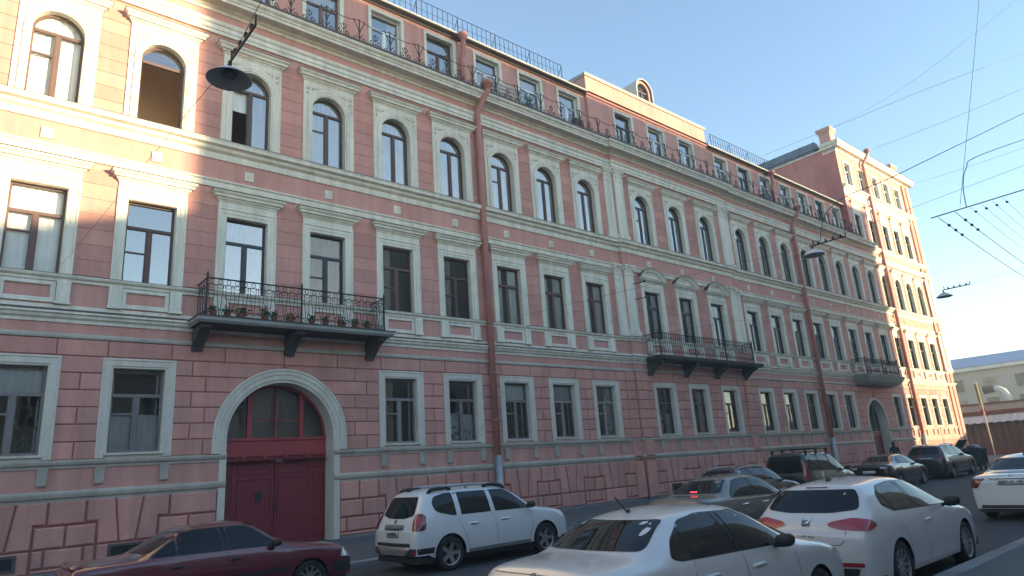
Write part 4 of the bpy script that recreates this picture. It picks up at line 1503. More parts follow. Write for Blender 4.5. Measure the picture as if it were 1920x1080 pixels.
# cellar windows in the plinth
for x, zt_ in ((1.22, 0.70), (3.61, 0.72), (23.85, 0.70)):
    mb = MB(K)
    y = yb(x) - 0.056
    mb.loops([[(x - 0.38, y - 0.006, 0.28), (x + 0.38, y - 0.006, 0.28), (x + 0.38, y - 0.006, zt_ - 0.08), (x - 0.38, y - 0.006, zt_ - 0.08)],
              [(x - 0.38, y - 0.02, 0.28), (x + 0.38, y - 0.02, 0.28), (x + 0.38, y - 0.02, zt_ - 0.08), (x - 0.38, y - 0.02, zt_ - 0.08)],
              [(x - 0.32, y - 0.02, 0.34), (x + 0.32, y - 0.02, 0.34), (x + 0.32, y - 0.02, zt_ - 0.14), (x - 0.32, y - 0.02, zt_ - 0.14)],
              [(x - 0.32, y - 0.005, 0.34), (x + 0.32, y - 0.005, 0.34), (x + 0.32, y - 0.005, zt_ - 0.14), (x - 0.32, y - 0.005, zt_ - 0.14)]], True)
    mb.f.append((12, 13, 14, 15)); mb.m.append(1)
    mb.build('cellar_window', ['flash', 'darkglass'], bld)

# added lining, colour lightened so the room behind the open window looks sunlit
M['litroom'] = mat('sunlit_look_room', (0.74, 0.60, 0.45), 0.9, var=0.06)
mb = MB(K)
x0, x1, y0, y1, z0, z1 = 2.44, 4.78, 0.29, 2.5, 10.5, 14.6
mb.add([(x0, y0, z0), (x1, y0, z0), (x1, y1, z0), (x0, y1, z0), (x0, y0, z1), (x1, y0, z1), (x1, y1, z1), (x0, y1, z1)], [(0, 1, 2, 3), (4, 7, 6, 5), (1, 5, 6, 2), (2, 6, 7, 3), (0, 3, 7, 4)])
mb.build('brightening_lining', 'litroom', bld)
# ------------------------------------------------------------------ houses across the street (behind the camera)
def simple_house(name, label, x0, x1, yf, yback, zt, mt, storeys, nwin, top=None, roofmat='roof'):
    h = empty(name, label, 'building', ((x0 + x1) / 2, yf, 0))
    ox, oy = (x0 + x1) / 2, yf
    mb = MB()
    if top is None:
        mb.box(x0 - ox, x1 - ox, yback - oy, 0, 0, zt)
    else:                                             # gable towards the street
        pr = [(x0 - ox, 0), (x1 - ox, 0)] + [(a - ox, b) for a, b in top]
        n = len(pr)
        mb.loops([[(p[0], 0, p[1]) for p in pr], [(p[0], yback - oy, p[1]) for p in pr]], True)
        mb.f.append(tuple(range(n))); mb.m.append(0)
        mb.f.append(tuple(range(2 * n - 1, n - 1, -1))); mb.m.append(0)
    mb.build('wall', mt, h)
    ws = MB()
    ws.box(-0.62, 0.62, 0, 0.05, 0, 2.1)
    ws.box(-0.5, 0.5, 0.05, 0.055, 0.1, 2.0, 1)
    ws.box(-0.04, 0.04, 0.055, 0.08, 0.1, 2.0)
    ws.box(-0.5, 0.5, 0.055, 0.08, 1.35, 1.42)
    me = ws.mesh('window', ['cream', 'darkglass'])
    for s, z in enumerate(storeys):
        for i in range(nwin):
            x = x0 + (x1 - x0) * (i + 0.5) / nwin - ox
            link('window', me, h, (x, 0, z))
    c = MB()
    if top is None:
        c.sweep([(x1 - ox, -0.1), (x1 - ox, 0), (x0 - ox, 0), (x0 - ox, -0.1)], [(-0.02, zt - 0.5), (0.12, zt - 0.45), (0.35, zt - 0.2), (0.4, zt - 0.02), (-0.02, zt)])
        c.build('cornice', 'cream', h)
        r_ = MB()
        yb_ = yback - oy
        rz = zt + 0.01
        r_.add([(x0 - ox, 0.3, rz), (x1 - ox, 0.3, rz), (x1 - ox, yb_, rz), (x0 - ox, yb_, rz), (x0 - ox, yb_ / 2, rz + 0.9), (x1 - ox, yb_ / 2, rz + 0.9)], [(0, 1, 5, 4), (2, 3, 4, 5), (3, 0, 4), (1, 2, 5)])
        r_.build('roof', roofmat, h)
    return h


Ds = -Y_OPP
sh = math.tan(SUN_AZ)
lift = Ds / math.cos(SUN_AZ) * math.tan(SUN_EL)       # how far the sun's rays drop on their way across the street
DEP = 12.0
A0 = 4.45 * K + (Ds + DEP) * sh
A1 = 51.0 * K + Ds * sh
simple_house('pale_tenement', 'tall pale tenement across the street from the pink building', A0, A1, Y_OPP, Y_OPP - DEP, 18.25 * K + lift, 'ochre',
             [2.6, 7.0, 11.4, 15.6, 19.8, 23.6], 15)
gx = lambda xs: xs * K + Ds * sh
gz = lambda z: z * K + lift
lowz = gz(6.2) - (gx(0.74) - gx(-1.6)) * 0.64
simple_house('gabled_house', 'low pale house with a street gable beside the tall tenement', gx(-1.6), A0 - 0.05, Y_OPP, Y_OPP - 11, lowz, 'paleyellow',
             [2.4, 6.2], 6, top=[(A0 - 0.05, lowz + 1.0), (gx(5.2), gz(9.0)), (gx(-1.6), lowz)])
simple_house('beige_house', 'low beige house with two rows of windows behind the viewer', -38, gx(-1.6) - 0.05, Y_OPP, Y_OPP - 12, 10.0, 'beige', [2.4, 6.2], 16)  # unseen; height lowered so more skylight reaches the pink facade

nb = simple_house('adjoining_house', 'pale house adjoining the pink building on the side away from the crossing', -30, XL * K - 0.05, 0.0, -11, 19.0, 'ochre', [3.0, 7.4, 12.0], 8)
nb.rotation_euler = (0, 0, math.pi)

# ------------------------------------------------------------------ beyond the cross street
c0 = at_z(1790, 862, 0.0)
fx = X_END + 52
fb = empty('far_building', 'distant beige building with blue metal roof beyond the crossing', 'building', (fx, 0, 0))
ya, yb_ = -40.0, 60.0
zE = 12.4
mb = MB()
mb.box(0, 14, ya, yb_, 0, zE)
mb.build('wall', 'farbeige', fb)
mb = MB()
mb.add([(-0.6, ya, zE + 0.05), (-0.6, yb_, zE + 0.05), (7, yb_, zE + 2.3), (7, ya, zE + 2.3), (14.6, ya, zE + 0.05), (14.6, yb_, zE + 0.05)], [(0, 3, 2, 1), (3, 4, 5, 2), (0, 4, 3), (1, 2, 5)])
mb.build('roof', 'blueroof', fb)
mb = MB()
mb.box(-0.5, 0.0, ya, yb_, zE - 0.55, zE)
mb.build('cornice', 'cream', fb)
ws = MB()
ws.box(-0.08, 0.0, -0.85, 0.85, -0.1, 2.0)
ws.box(-0.10, -0.08, -0.76, 0.76, 0.02, 1.92, 1)
ws.box(-0.13, -0.10, -0.04, 0.04, 0.08, 1.2, 2)
ws.box(-0.13, -0.10, -0.76, 0.76, 1.2, 1.28, 2)
mew = ws.mesh('window', ['farbeige', 'darkglass', 'brownframe'])
wl = MB()
wl.box(-0.08, 0.0, -0.85, 0.85, -0.1, 2.0)
wl.box(-0.10, -0.08, -0.76, 0.76, 0.02, 1.92, 1)
wl.box(-0.13, -0.10, -0.04, 0.04, 0.08, 1.2, 2)
wl.box(-0.13, -0.10, -0.76, 0.76, 1.2, 1.28, 2)
mel = wl.mesh('window', ['farbeige', 'curtain2', 'brownframe'])
for zi, z in enumerate((2.6, 5.6, 8.7)):
    for i in range(22):
        y = -36 + i * 4.2
        link('window', mel if (i + zi) % 3 == 1 else mew, fb, (0, y, z))
mb = MB()
mb.tube([(-0.15, -1.0, 0), (-0.15, -1.0, zE - 0.4)], 0.12, 8)
mb.build('drainpipe', 'zinc', fb)
mb = MB()
mb.box(5.5, 6.7, -5, -3.8, zE + 1.2, zE + 3.1)
mb.build('chimney', 'cream', fb)

# low shed with brown corrugated wall and pale canopy, closing the end of the street
p1 = at_z(1847, 853, 0.0)
LS = 70.0
shed = empty('corrugated_shed', 'low brown corrugated metal shed with pale canopy closing the street end', 'shed', (p1.x, 25.0, 0))
shed.rotation_euler = (0, 0, R(-90))
mb = MB()
n = int(LS / 0.16)
lo, hi = [], []
for i in range(n + 1):
    y = 0.05 * (1 if (i // 2) % 2 else 0)
    lo.append((LS * i / n, y, 0.55))
    hi.append((LS * i / n, y, 3.2))
mb.loops([lo, hi])
mb.build('corrugated_wall', 'brownmetal', shed)
mb = MB()
mb.box(0, LS, 0.0, 0.3, -0.05, 0.58)
mb.build('footing', 'redfascia', shed)
mb = MB()
lo, hi, l2 = [], [], []
for i in range(n + 1):
    z = 0.05 * math.sin(i * 1.4)
    lo.append((LS * i / n, -0.75, 3.15 + z))
    hi.append((LS * i / n, 0.1, 3.95 + z))
mb.loops([lo, hi])
mb.build('corrugated_canopy', 'whitemetal', shed)
mb = MB()
mb.box(0, LS, 0.12, 0.5, 3.2, 5.0, 0)
mb.box(0, LS, -0.05, 0.12, 3.95, 4.35, 1)
mb.box(0, LS, 0.0, 9, 5.0, 5.15, 2)
mb.build('parapet', ['beige', 'redfascia', 'redfascia'], shed)
q = at_z(1885, 770, 5.0)
dct = empty('ventilation_duct', 'white bent ventilation duct rising behind the shed roof', 'duct', at_z(1888, 762, 5.15) + Vector((2.0, 0, 0)))
mb = MB()
mb.tube([(0, 0, 0), (0, 0.1, 1.3), (0, 0.4, 2.0), (0, 0.9, 2.35), (0, 1.3, 2.4)], 0.38, 10)
mb.build('duct_pipe', 'whitemetal', dct, True)
mb = MB()
mb.tube([(0, 1.3, 2.4), (0, 2.5, 2.35)], [0.42, 0.55], 10, cap=False)
mb.build('duct_hood', 'flash', dct, True)

# sign post at the crossing
bp = at_z(1868, 860, 0.0)
sp = empty('sign_post', 'leaning pale post carrying narrow yellow road signs seen edge-on', 'sign', bp)
sp.rotation_euler = (0, R(-4), 0)
mb = MB()
mb.tube([(0, 0, 0), (0, 0, 6.4)], 0.055, 8)
mb.build('post', 'greytrim', sp)
M['signyellow'] = mat('sign_yellow', (0.50, 0.42, 0.24), 0.5)
M['signred'] = mat('sign_red', (0.5, 0.03, 0.03), 0.5)
mb = MB()
mb.loops([[(-0.03, -0.05, 4.2), (0.03, -0.05, 4.2), (0.03, 0.05, 4.2), (-0.03, 0.05, 4.2)], [(-0.03, -0.22, 4.7), (0.03, -0.22, 4.7), (0.03, 0.22, 4.7), (-0.03, 0.22, 4.7)], [(-0.03, -0.22, 6.2), (0.03, -0.22, 6.2), (0.03, 0.22, 6.2), (-0.03, 0.22, 6.2)]], True)
mb.f.append((8, 9, 10, 11)); mb.m.append(0)
mb.build('yellow_board', 'signyellow', sp, rot=(0, 0, R(38)))
mb = MB()
mb.lathe([(0.0, -0.02), (0.22, -0.02), (0.22, 0.02), (0.0, 0.02)], 20, (0, 0, 3.9), 'x')
mb.build('round_sign', 'signred', sp, rot=(0, 0, R(38)))

# ------------------------------------------------------------------ hanging lamps and cables
def catenary(a, b, sag, n=14):
    a, b = Vector(a), Vector(b)
    return [a.lerp(b, t / n) - Vector((0, 0, sag * 4 * (t / n) * (1 - t / n))) for t in range(n + 1)]


def cable(name, pts, r_, label, group=None, cat='cable'):
    mb = MB()
    mb.tube(pts, r_, 5)
    return mb.build(name, 'cable', None, label=label, cat=cat, group=group)


def hang_lamp(px, py, dist, label, wpx, tilt, armang):
    c = CAM + ray(px, py) * dist
    r_ = wpx / 2 * (ray(px, py).dot(_f) * dist) / FPX * 1.0
    o = empty('hanging_street_lamp', label, 'street lamp', c, group='street lamps hung over the road')
    o.rotation_euler = (R(tilt[0]), R(tilt[1]), 0)
    mb = MB()
    mb.lathe([(0.0, 0.62), (0.16, 0.60), (0.30, 0.50), (0.62, 0.32), (0.90, 0.08), (1.0, 0.0), (1.03, -0.03), (1.0, -0.05), (0.97, -0.02), (0.88, 0.05), (0.6, 0.26), (0.28, 0.42), (0.0, 0.46)], 24)
    sc = r_
    mb.v = [(x * sc, y * sc, z * sc) for x, y, z in mb.v]
    mb.build('lamp_shade', 'lampgrey', o, True)
    mb = MB()
    mb.lathe([(0.0, 0.03), (0.26, 0.08), (0.34, 0.2), (0.25, 0.4), (0.0, 0.44)], 12)
    mb.v = [(x * sc, y * sc, z * sc) for x, y, z in mb.v]
    mb.build('bulb', 'lampinner', o, True)
    # crossbar with insulators above the shade
    mb = MB()
    L_ = 3.3 * sc
    d = Vector((math.sin(armang), math.cos(armang), 0))
    top = Vector((0, 0, 0.62 * sc))
    mb.tube([top, top + Vector((0, 0, 0.32 * sc))], 0.09 * sc, 6)
    e0 = top + Vector((0, 0, 0.30 * sc))
    mb.tube([e0 + d * (0.05 * L_), e0 + d * L_], 0.065 * sc, 5)
    mb.tube([e0 + d * (0.05 * L_), e0 + d * (0.05 * L_) + Vector((0, 0, 0.5 * sc))], 0.05 * sc, 5)
    mb.tube([e0 + d * L_, e0 + d * L_ + Vector((0, 0, 0.5 * sc))], 0.05 * sc, 5)
    mb.build('crossbar', 'iron', o)
    for t in (0.2, 0.42, 0.64, 0.86):
        mb = MB()
        p = e0 + d * (L_ * t) + Vector((0, 0, 0.05 * sc))
        mb.lathe([(0, 0), (0.10 * sc, 0.02 * sc), (0.12 * sc, 0.12 * sc), (0.05 * sc, 0.16 * sc), (0.09 * sc, 0.24 * sc), (0.0, 0.34 * sc)], 8, tuple(p))
        mb.build('insulator', 'iron', o)
    return c, sc


l1, s1 = hang_lamp(430, 148, 8.6, 'large grey disc street lamp on a bar beside the sunlit arched windows', 80, (0, 0), R(180))
l2, s2 = hang_lamp(1526, 478, 17.5, 'grey bell street lamp hanging before the far drainpipe', 38, (0, 0), R(180))
l3, s3 = hang_lamp(1771, 556, 27.0, 'small grey street lamp hanging against the sky past the corner', 27, (0, 0), R(180))
# span wires of the lamps (wall to wall)
for l, s, a, b, lab in ((l1, s1, (l1.x, 0.0, l1.z + 1.6), (l1.x - 0.5, Y_OPP, l1.z + 1.8), 'thin span wire carrying the large disc street lamp'),
                        (l2, s2, (l2.x, 0.0, l2.z + 1.0), (l2.x, Y_OPP, l2.z + 1.4), 'thin span wire carrying the lamp before the far drainpipe'),
                        (l3, s3, (l3.x, 0.0, l3.z + 1.2), (l3.x, Y_OPP, l3.z + 1.0), 'thin span wire carrying the small lamp past the corner')):
    m_ = Vector((l.x, l.y, l.z + 0.95 * s))
    pts = [Vector(a).lerp(m_, t / 6) for t in range(6)] + [m_.lerp(Vector(b), t / 6) for t in range(7)]
    cable('span_wire', pts, 0.0035, lab, 'span wires of the street lamps')
# supply cables drawn across the sky: pixel direction, height from usual wire heights
YW = lambda px, py, y: at_y(px, py, y - D)
def wire(name, pix, ys, r_, label, group=None):
    cps = [YW(p[0], p[1], y) for p, y in zip(pix, ys)]
    pts = []
    n = len(cps)
    for i in range(n - 1):
        p0, p1_, p2, p3 = cps[max(i - 1, 0)], cps[i], cps[i + 1], cps[min(i + 2, n - 1)]
        for t in range(6):
            t /= 6
            pts.append(0.5 * ((2 * p1_) + (p2 - p0) * t + (2 * p0 - 5 * p1_ + 4 * p2 - p3) * t * t + (3 * p1_ - p0 - 3 * p2 + p3) * t ** 3))
    pts.append(cps[-1])
    return cable(name, pts, r_, label, group)


wire('supply_cable', [(1538, 452), (1541, 425), (1552, 395), (1590, 366), (1660, 338), (1790, 275), (1990, 178)], [9.4, 9.4, 9.4, 9.0, 8.2, 6.6, 5.2], 0.015, 'thick black cable looping down to the lamp before the drainpipe')
wire('overhead_wire', [(1640, 278), (1780, 224), (1990, 136)], [16, 10, 5.5], 0.009, 'thin wire from the tower eaves rising over the street', None)
wire('overhead_wire', [(1430, 292), (1580, 232), (1760, 158), (1990, 73)], [22, 15, 9, 5.6], 0.009, 'thin wire leaving the roof railing towards the street', None)
wire('overhead_wire', [(1700, 348), (1800, 318), (1990, 252)], [18, 12, 6.5], 0.008, 'faint wire from the tower corner cornice', None)
wire('overhead_wire', [(1560, 240), (1700, 160), (1905, 0)], [20, 12, 6], 0.007, 'faint wire rising steeply past the chimney', None)
wire('hanging_wire', [(1836, -5), (1828, 90), (1815, 230), (1800, 386)], [5.0, 5.3, 5.8, 6.4], 0.008, 'thin wire dropping steeply to the cable crossbar', None)
wire('feeder_cable', [(1812, 388), (1806, 350), (1812, 315), (1840, 290), (1990, 238)], [6.0, 6.1, 6.1, 5.8, 4.8], 0.015, 'bent black feeder cable rising from the crossbar', None)
# cable crossbar with anchors
ca = YW(1746, 409, 7.4)
cb = YW(1990, 334, 4.4)
xb = empty('cable_crossbar', 'dark horizontal bar against the sky holding anchored cables', 'cable bar', ca)
mb = MB()
mb.tube([(0, 0, 0), tuple(cb - ca)], 0.021, 6)
mb.build('bar', 'cable', xb)
anchors = []
for px, py, rr_, lab in ((1760, 420, 0.014, 'a'), (1790, 422, 0.014, 'b'), (1794, 401, 0.006, 'c'), (1808, 396, 0.006, 'd'), (1822, 393, 0.006, 'e'), (1836, 388, 0.006, 'f')):
    pass
d_ = cb - ca
for i, (t, r_, drop, lab) in enumerate(((0.04, 0.012, 0.35, 'heavy trolley cable leaving the tip of the crossbar'), (0.16, 0.012, 0.35, 'heavy trolley cable with looped jumper under the crossbar'),
                                        (0.27, 0.006, 0.1, 'light wires strung from insulators under the crossbar'), (0.35, 0.006, 0.1, 'light wires strung from insulators under the crossbar'),
                                        (0.43, 0.006, 0.1, 'light wires strung from insulators under the crossbar'), (0.51, 0.006, 0.1, 'light wires strung from insulators under the crossbar'))):
    a = ca + d_ * t
    end = a + Vector((46, 0.3, -0.2))
    pts = catenary(a + Vector((0.1, 0, -0.02)), end, 1.0 if r_ > 0.01 else 0.9, 26)
    cable('trolley_cable', pts, r_, lab, 'light wires under the crossbar' if r_ < 0.01 else None)
    mb = MB()
    if r_ > 0.01:
        for q_ in (0.35, 0.55, 0.75):
            p = a.lerp(pts[2], q_) - ca
            mb.lathe([(0, -0.06), (0.05, -0.05), (0.06, 0), (0.05, 0.05), (0, 0.06)], 7, tuple(p), 'x')
    else:
        p = a.lerp(pts[1], 0.4) - ca
        mb.lathe([(0, -0.05), (0.045, -0.04), (0.05, 0), (0.045, 0.04), (0, 0.05)], 7, tuple(p), 'x')
    mb.build('insulator', 'cable', xb)

# ------------------------------------------------------------------ pots on the near balcony
rp_ = random.Random(2)
pots = [(5.0, 0), (5.35, 1), (5.7, 2), (6.3, 3), (6.55, 0), (7.0, 2), (7.6, 1), (8.0, 0), (8.5, 2), (8.9, 1), (9.3, 0)]
def leaf_tuft(mb, c, r_, n, h, rnd):
    for _ in range(n):
        a = rnd.random() * 6.28
        e = rnd.random()
        p = Vector((c[0] + math.cos(a) * r_ * e, c[1] + math.sin(a) * r_ * e, c[2] + h * rnd.random()))
        s = 0.03 + 0.04 * rnd.random()
        d1 = Vector((rnd.uniform(-1, 1), rnd.uniform(-1, 1), rnd.uniform(-0.4, 1))).normalized() * s
        d2 = d1.cross(Vector((rnd.uniform(-1, 1), rnd.uniform(-1, 1), 1))).normalized() * s * 0.5
        mb.add([tuple(p), tuple(p + d1 + d2), tuple(p + d1 * 2), tuple(p + d1 - d2)], [(0, 1, 2, 3)])


for i, (x, k) in enumerate(pots):
    lab = ['clay flower pot with dark foliage behind the near balcony railing', 'clay flower pot with trailing leaves behind the near balcony railing',
           'wide clay flower trough behind the near balcony railing', 'flower pot with pink blooms behind the near balcony railing'][k]
    o = empty('flower_pot', lab, 'flower pot', (x * K, -0.72 * K, 5.80 * K), group='flower pots on the near balcony' )
    mb = MB()
    s = 1.5 if k == 2 else 1.0
    mb.lathe([(0.0, 0.0), (0.07, 0.0), (0.10, 0.16), (0.11, 0.17), (0.11, 0.20), (0.095, 0.20), (0.09, 0.17), (0.0, 0.16)], 12)
    mb.v = [(v[0] * s, v[1], v[2]) for v in mb.v]
    mb.build('pot', 'terracotta', o)
    mb = MB()
    leaf_tuft(mb, (0, 0, 0.18), 0.14 * s, 60, 0.16, rp_)
    mb.build('foliage', 'green', o)
    if k == 3:
        mb = MB()
        leaf_tuft(mb, (0, 0, 0.30), 0.13, 40, 0.14, rp_)
        mb.build('blooms', 'flower', o)

# things on the cornice ledge of the attic
sb = empty('slatted_screen', 'white slatted timber screen standing behind the cornice railing', 'screen', (15.75 * K, -0.12 * K, 15.66 * K))
for z in (0.30, 0.48, 0.66, 0.84):
    mb = MB(K)
    mb.box(-1.0, 1.1, -0.015, 0.015, z, z + 0.10)
    mb.build('slat', 'roofedge', sb)
for x in (-0.95, 0.05, 1.05):
    mb = MB(K)
    mb.box(x - 0.03, x + 0.03, 0.016, 0.07, 0.0, 0.95)
    mb.build('upright', 'roofedge', sb)
for x, lab, w_, h_ in ((20.05, 'dark air conditioner box behind the cornice railing', 0.24, 0.62), ):
    o = empty('air_conditioner', lab, 'air conditioner', (x * K, -0.05 * K, 15.66 * K))
    mb = MB(K)
    mb.block(rect(-w_, w_, 0.02, h_), -0.22, 0.1, 0.02)
    mb.build('casing', 'flash', o)
    mb = MB(K)
    mb.lathe([(0.16, 0.0), (0.16, -0.02), (0.14, -0.02), (0.14, 0.0)], 16, (0, -0.222, 0.34), 'y')
    mb.build('fan_grille', 'iron', o)
o = empty('potted_shrub', 'dark leafy potted shrub behind the cornice railing', 'plant', (17.15 * K, -0.1 * K, 15.66 * K))
mb = MB()
mb.lathe([(0.0, 0.0), (0.13, 0.0), (0.18, 0.28), (0.0, 0.28)], 12)
mb.build('pot', 'iron', o)
mb = MB()
leaf_tuft(mb, (0, 0, 0.28), 0.32, 260, 0.75, rp_)
mb.build('foliage', 'green', o)
o = empty('plant_tub', 'dark tub of plants beside the gutter hopper', 'plant', (14.9 * K, -0.2 * K, 15.66 * K))
mb = MB()
mb.lathe([(0.0, 0.0), (0.2, 0.0), (0.24, 0.3), (0.0, 0.3)], 12)
mb.build('tub', 'iron', o)
mb = MB()
leaf_tuft(mb, (0, 0, 0.28), 0.36, 220, 0.5, rp_)
mb.build('foliage', 'green', o)
o = empty('crate', 'dark crate left on the cornice ledge near the second gutter', 'crate', (35.6 * K, -0.25 * K, 15.66 * K))
mb = MB()
for z in (0.0, 0.18, 0.36):
    mb.box(-0.45, 0.45, -0.25, -0.22, z, z + 0.12)
    mb.box(-0.45, 0.45, 0.22, 0.25, z, z + 0.12)
    mb.box(-0.45, -0.42, -0.22, 0.22, z, z + 0.12)
    mb.box(0.42, 0.45, -0.22, 0.22, z, z + 0.12)
mb.box(-0.42, 0.42, -0.22, 0.22, 0.0, 0.04)
mb.build('crate_body', 'iron', o)
# ------------------------------------------------------------------ vehicles
M['tyre'] = mat('tyre_rubber', (0.018, 0.018, 0.019), 0.85)
M['rim'] = mat('alloy_rim', (0.42, 0.42, 0.43), 0.35, metal=0.8)
M['rimdark'] = mat('dark_rim_disc', (0.03, 0.03, 0.03), 0.6)  # flat dark tone of the disc behind the spokes
M['blackplastic'] = mat('black_plastic', (0.020, 0.020, 0.022), 0.55)
M['greyplastic'] = mat('grey_plastic', (0.16, 0.16, 0.165), 0.5)
M['carglass'] = mat('car_glass', (0.010, 0.012, 0.016), 0.03, spec=0.32)
M['seal'] = mat('window_seal', (0.012, 0.012, 0.013), 0.45)
M['redlens'] = mat('red_lens', (0.30, 0.012, 0.02), 0.12, coat=1.0)
M['darkredlens'] = mat('dark_red_lens', (0.13, 0.012, 0.02), 0.12, coat=1.0)
M['clearlens'] = mat('clear_lens', (0.55, 0.55, 0.57), 0.12, coat=1.0)
M['chrome'] = mat('chrome', (0.75, 0.75, 0.76), 0.12, metal=1.0)
M['plate'] = mat('plate_white', (0.62, 0.62, 0.63), 0.5)
M['platetext'] = mat('plate_text', (0.03, 0.03, 0.035), 0.6)
M['brakelight'] = mat('lit_brake_light', (0.5, 0.02, 0.03), 0.3, rnd=0.0, emit=((1.0, 0.04, 0.06), 0.9))


def paint(name, col, metal=0.0, rough=0.35):
    return mat(name, col, rough, metal=metal, coat=1.0, var=0.04, vscale=3.0, fine=0.03, fscale=40)


def pchip(pts):
    xs = [p[0] for p in pts]
    ys = [p[1] for p in pts]
    n = len(xs)
    h = [xs[i + 1] - xs[i] for i in range(n - 1)]
    dl = [(ys[i + 1] - ys[i]) / h[i] for i in range(n - 1)]
    m = [0.0] * n
    m[0], m[-1] = dl[0], dl[-1]
    for i in range(1, n - 1):
        if dl[i - 1] * dl[i] > 0:
            w1, w2 = 2 * h[i] + h[i - 1], h[i] + 2 * h[i - 1]
            m[i] = (w1 + w2) / (w1 / dl[i - 1] + w2 / dl[i])

    def f(x):
        if x <= xs[0]:
            return ys[0]
        if x >= xs[-1]:
            return ys[-1]
        i = 0
        while x > xs[i + 1]:
            i += 1
        t = (x - xs[i]) / h[i]
        return (ys[i] * (1 + 2 * t) * (1 - t) ** 2 + m[i] * h[i] * t * (1 - t) ** 2 + ys[i + 1] * t * t * (3 - 2 * t) + m[i + 1] * h[i] * t * t * (t - 1))
    return f


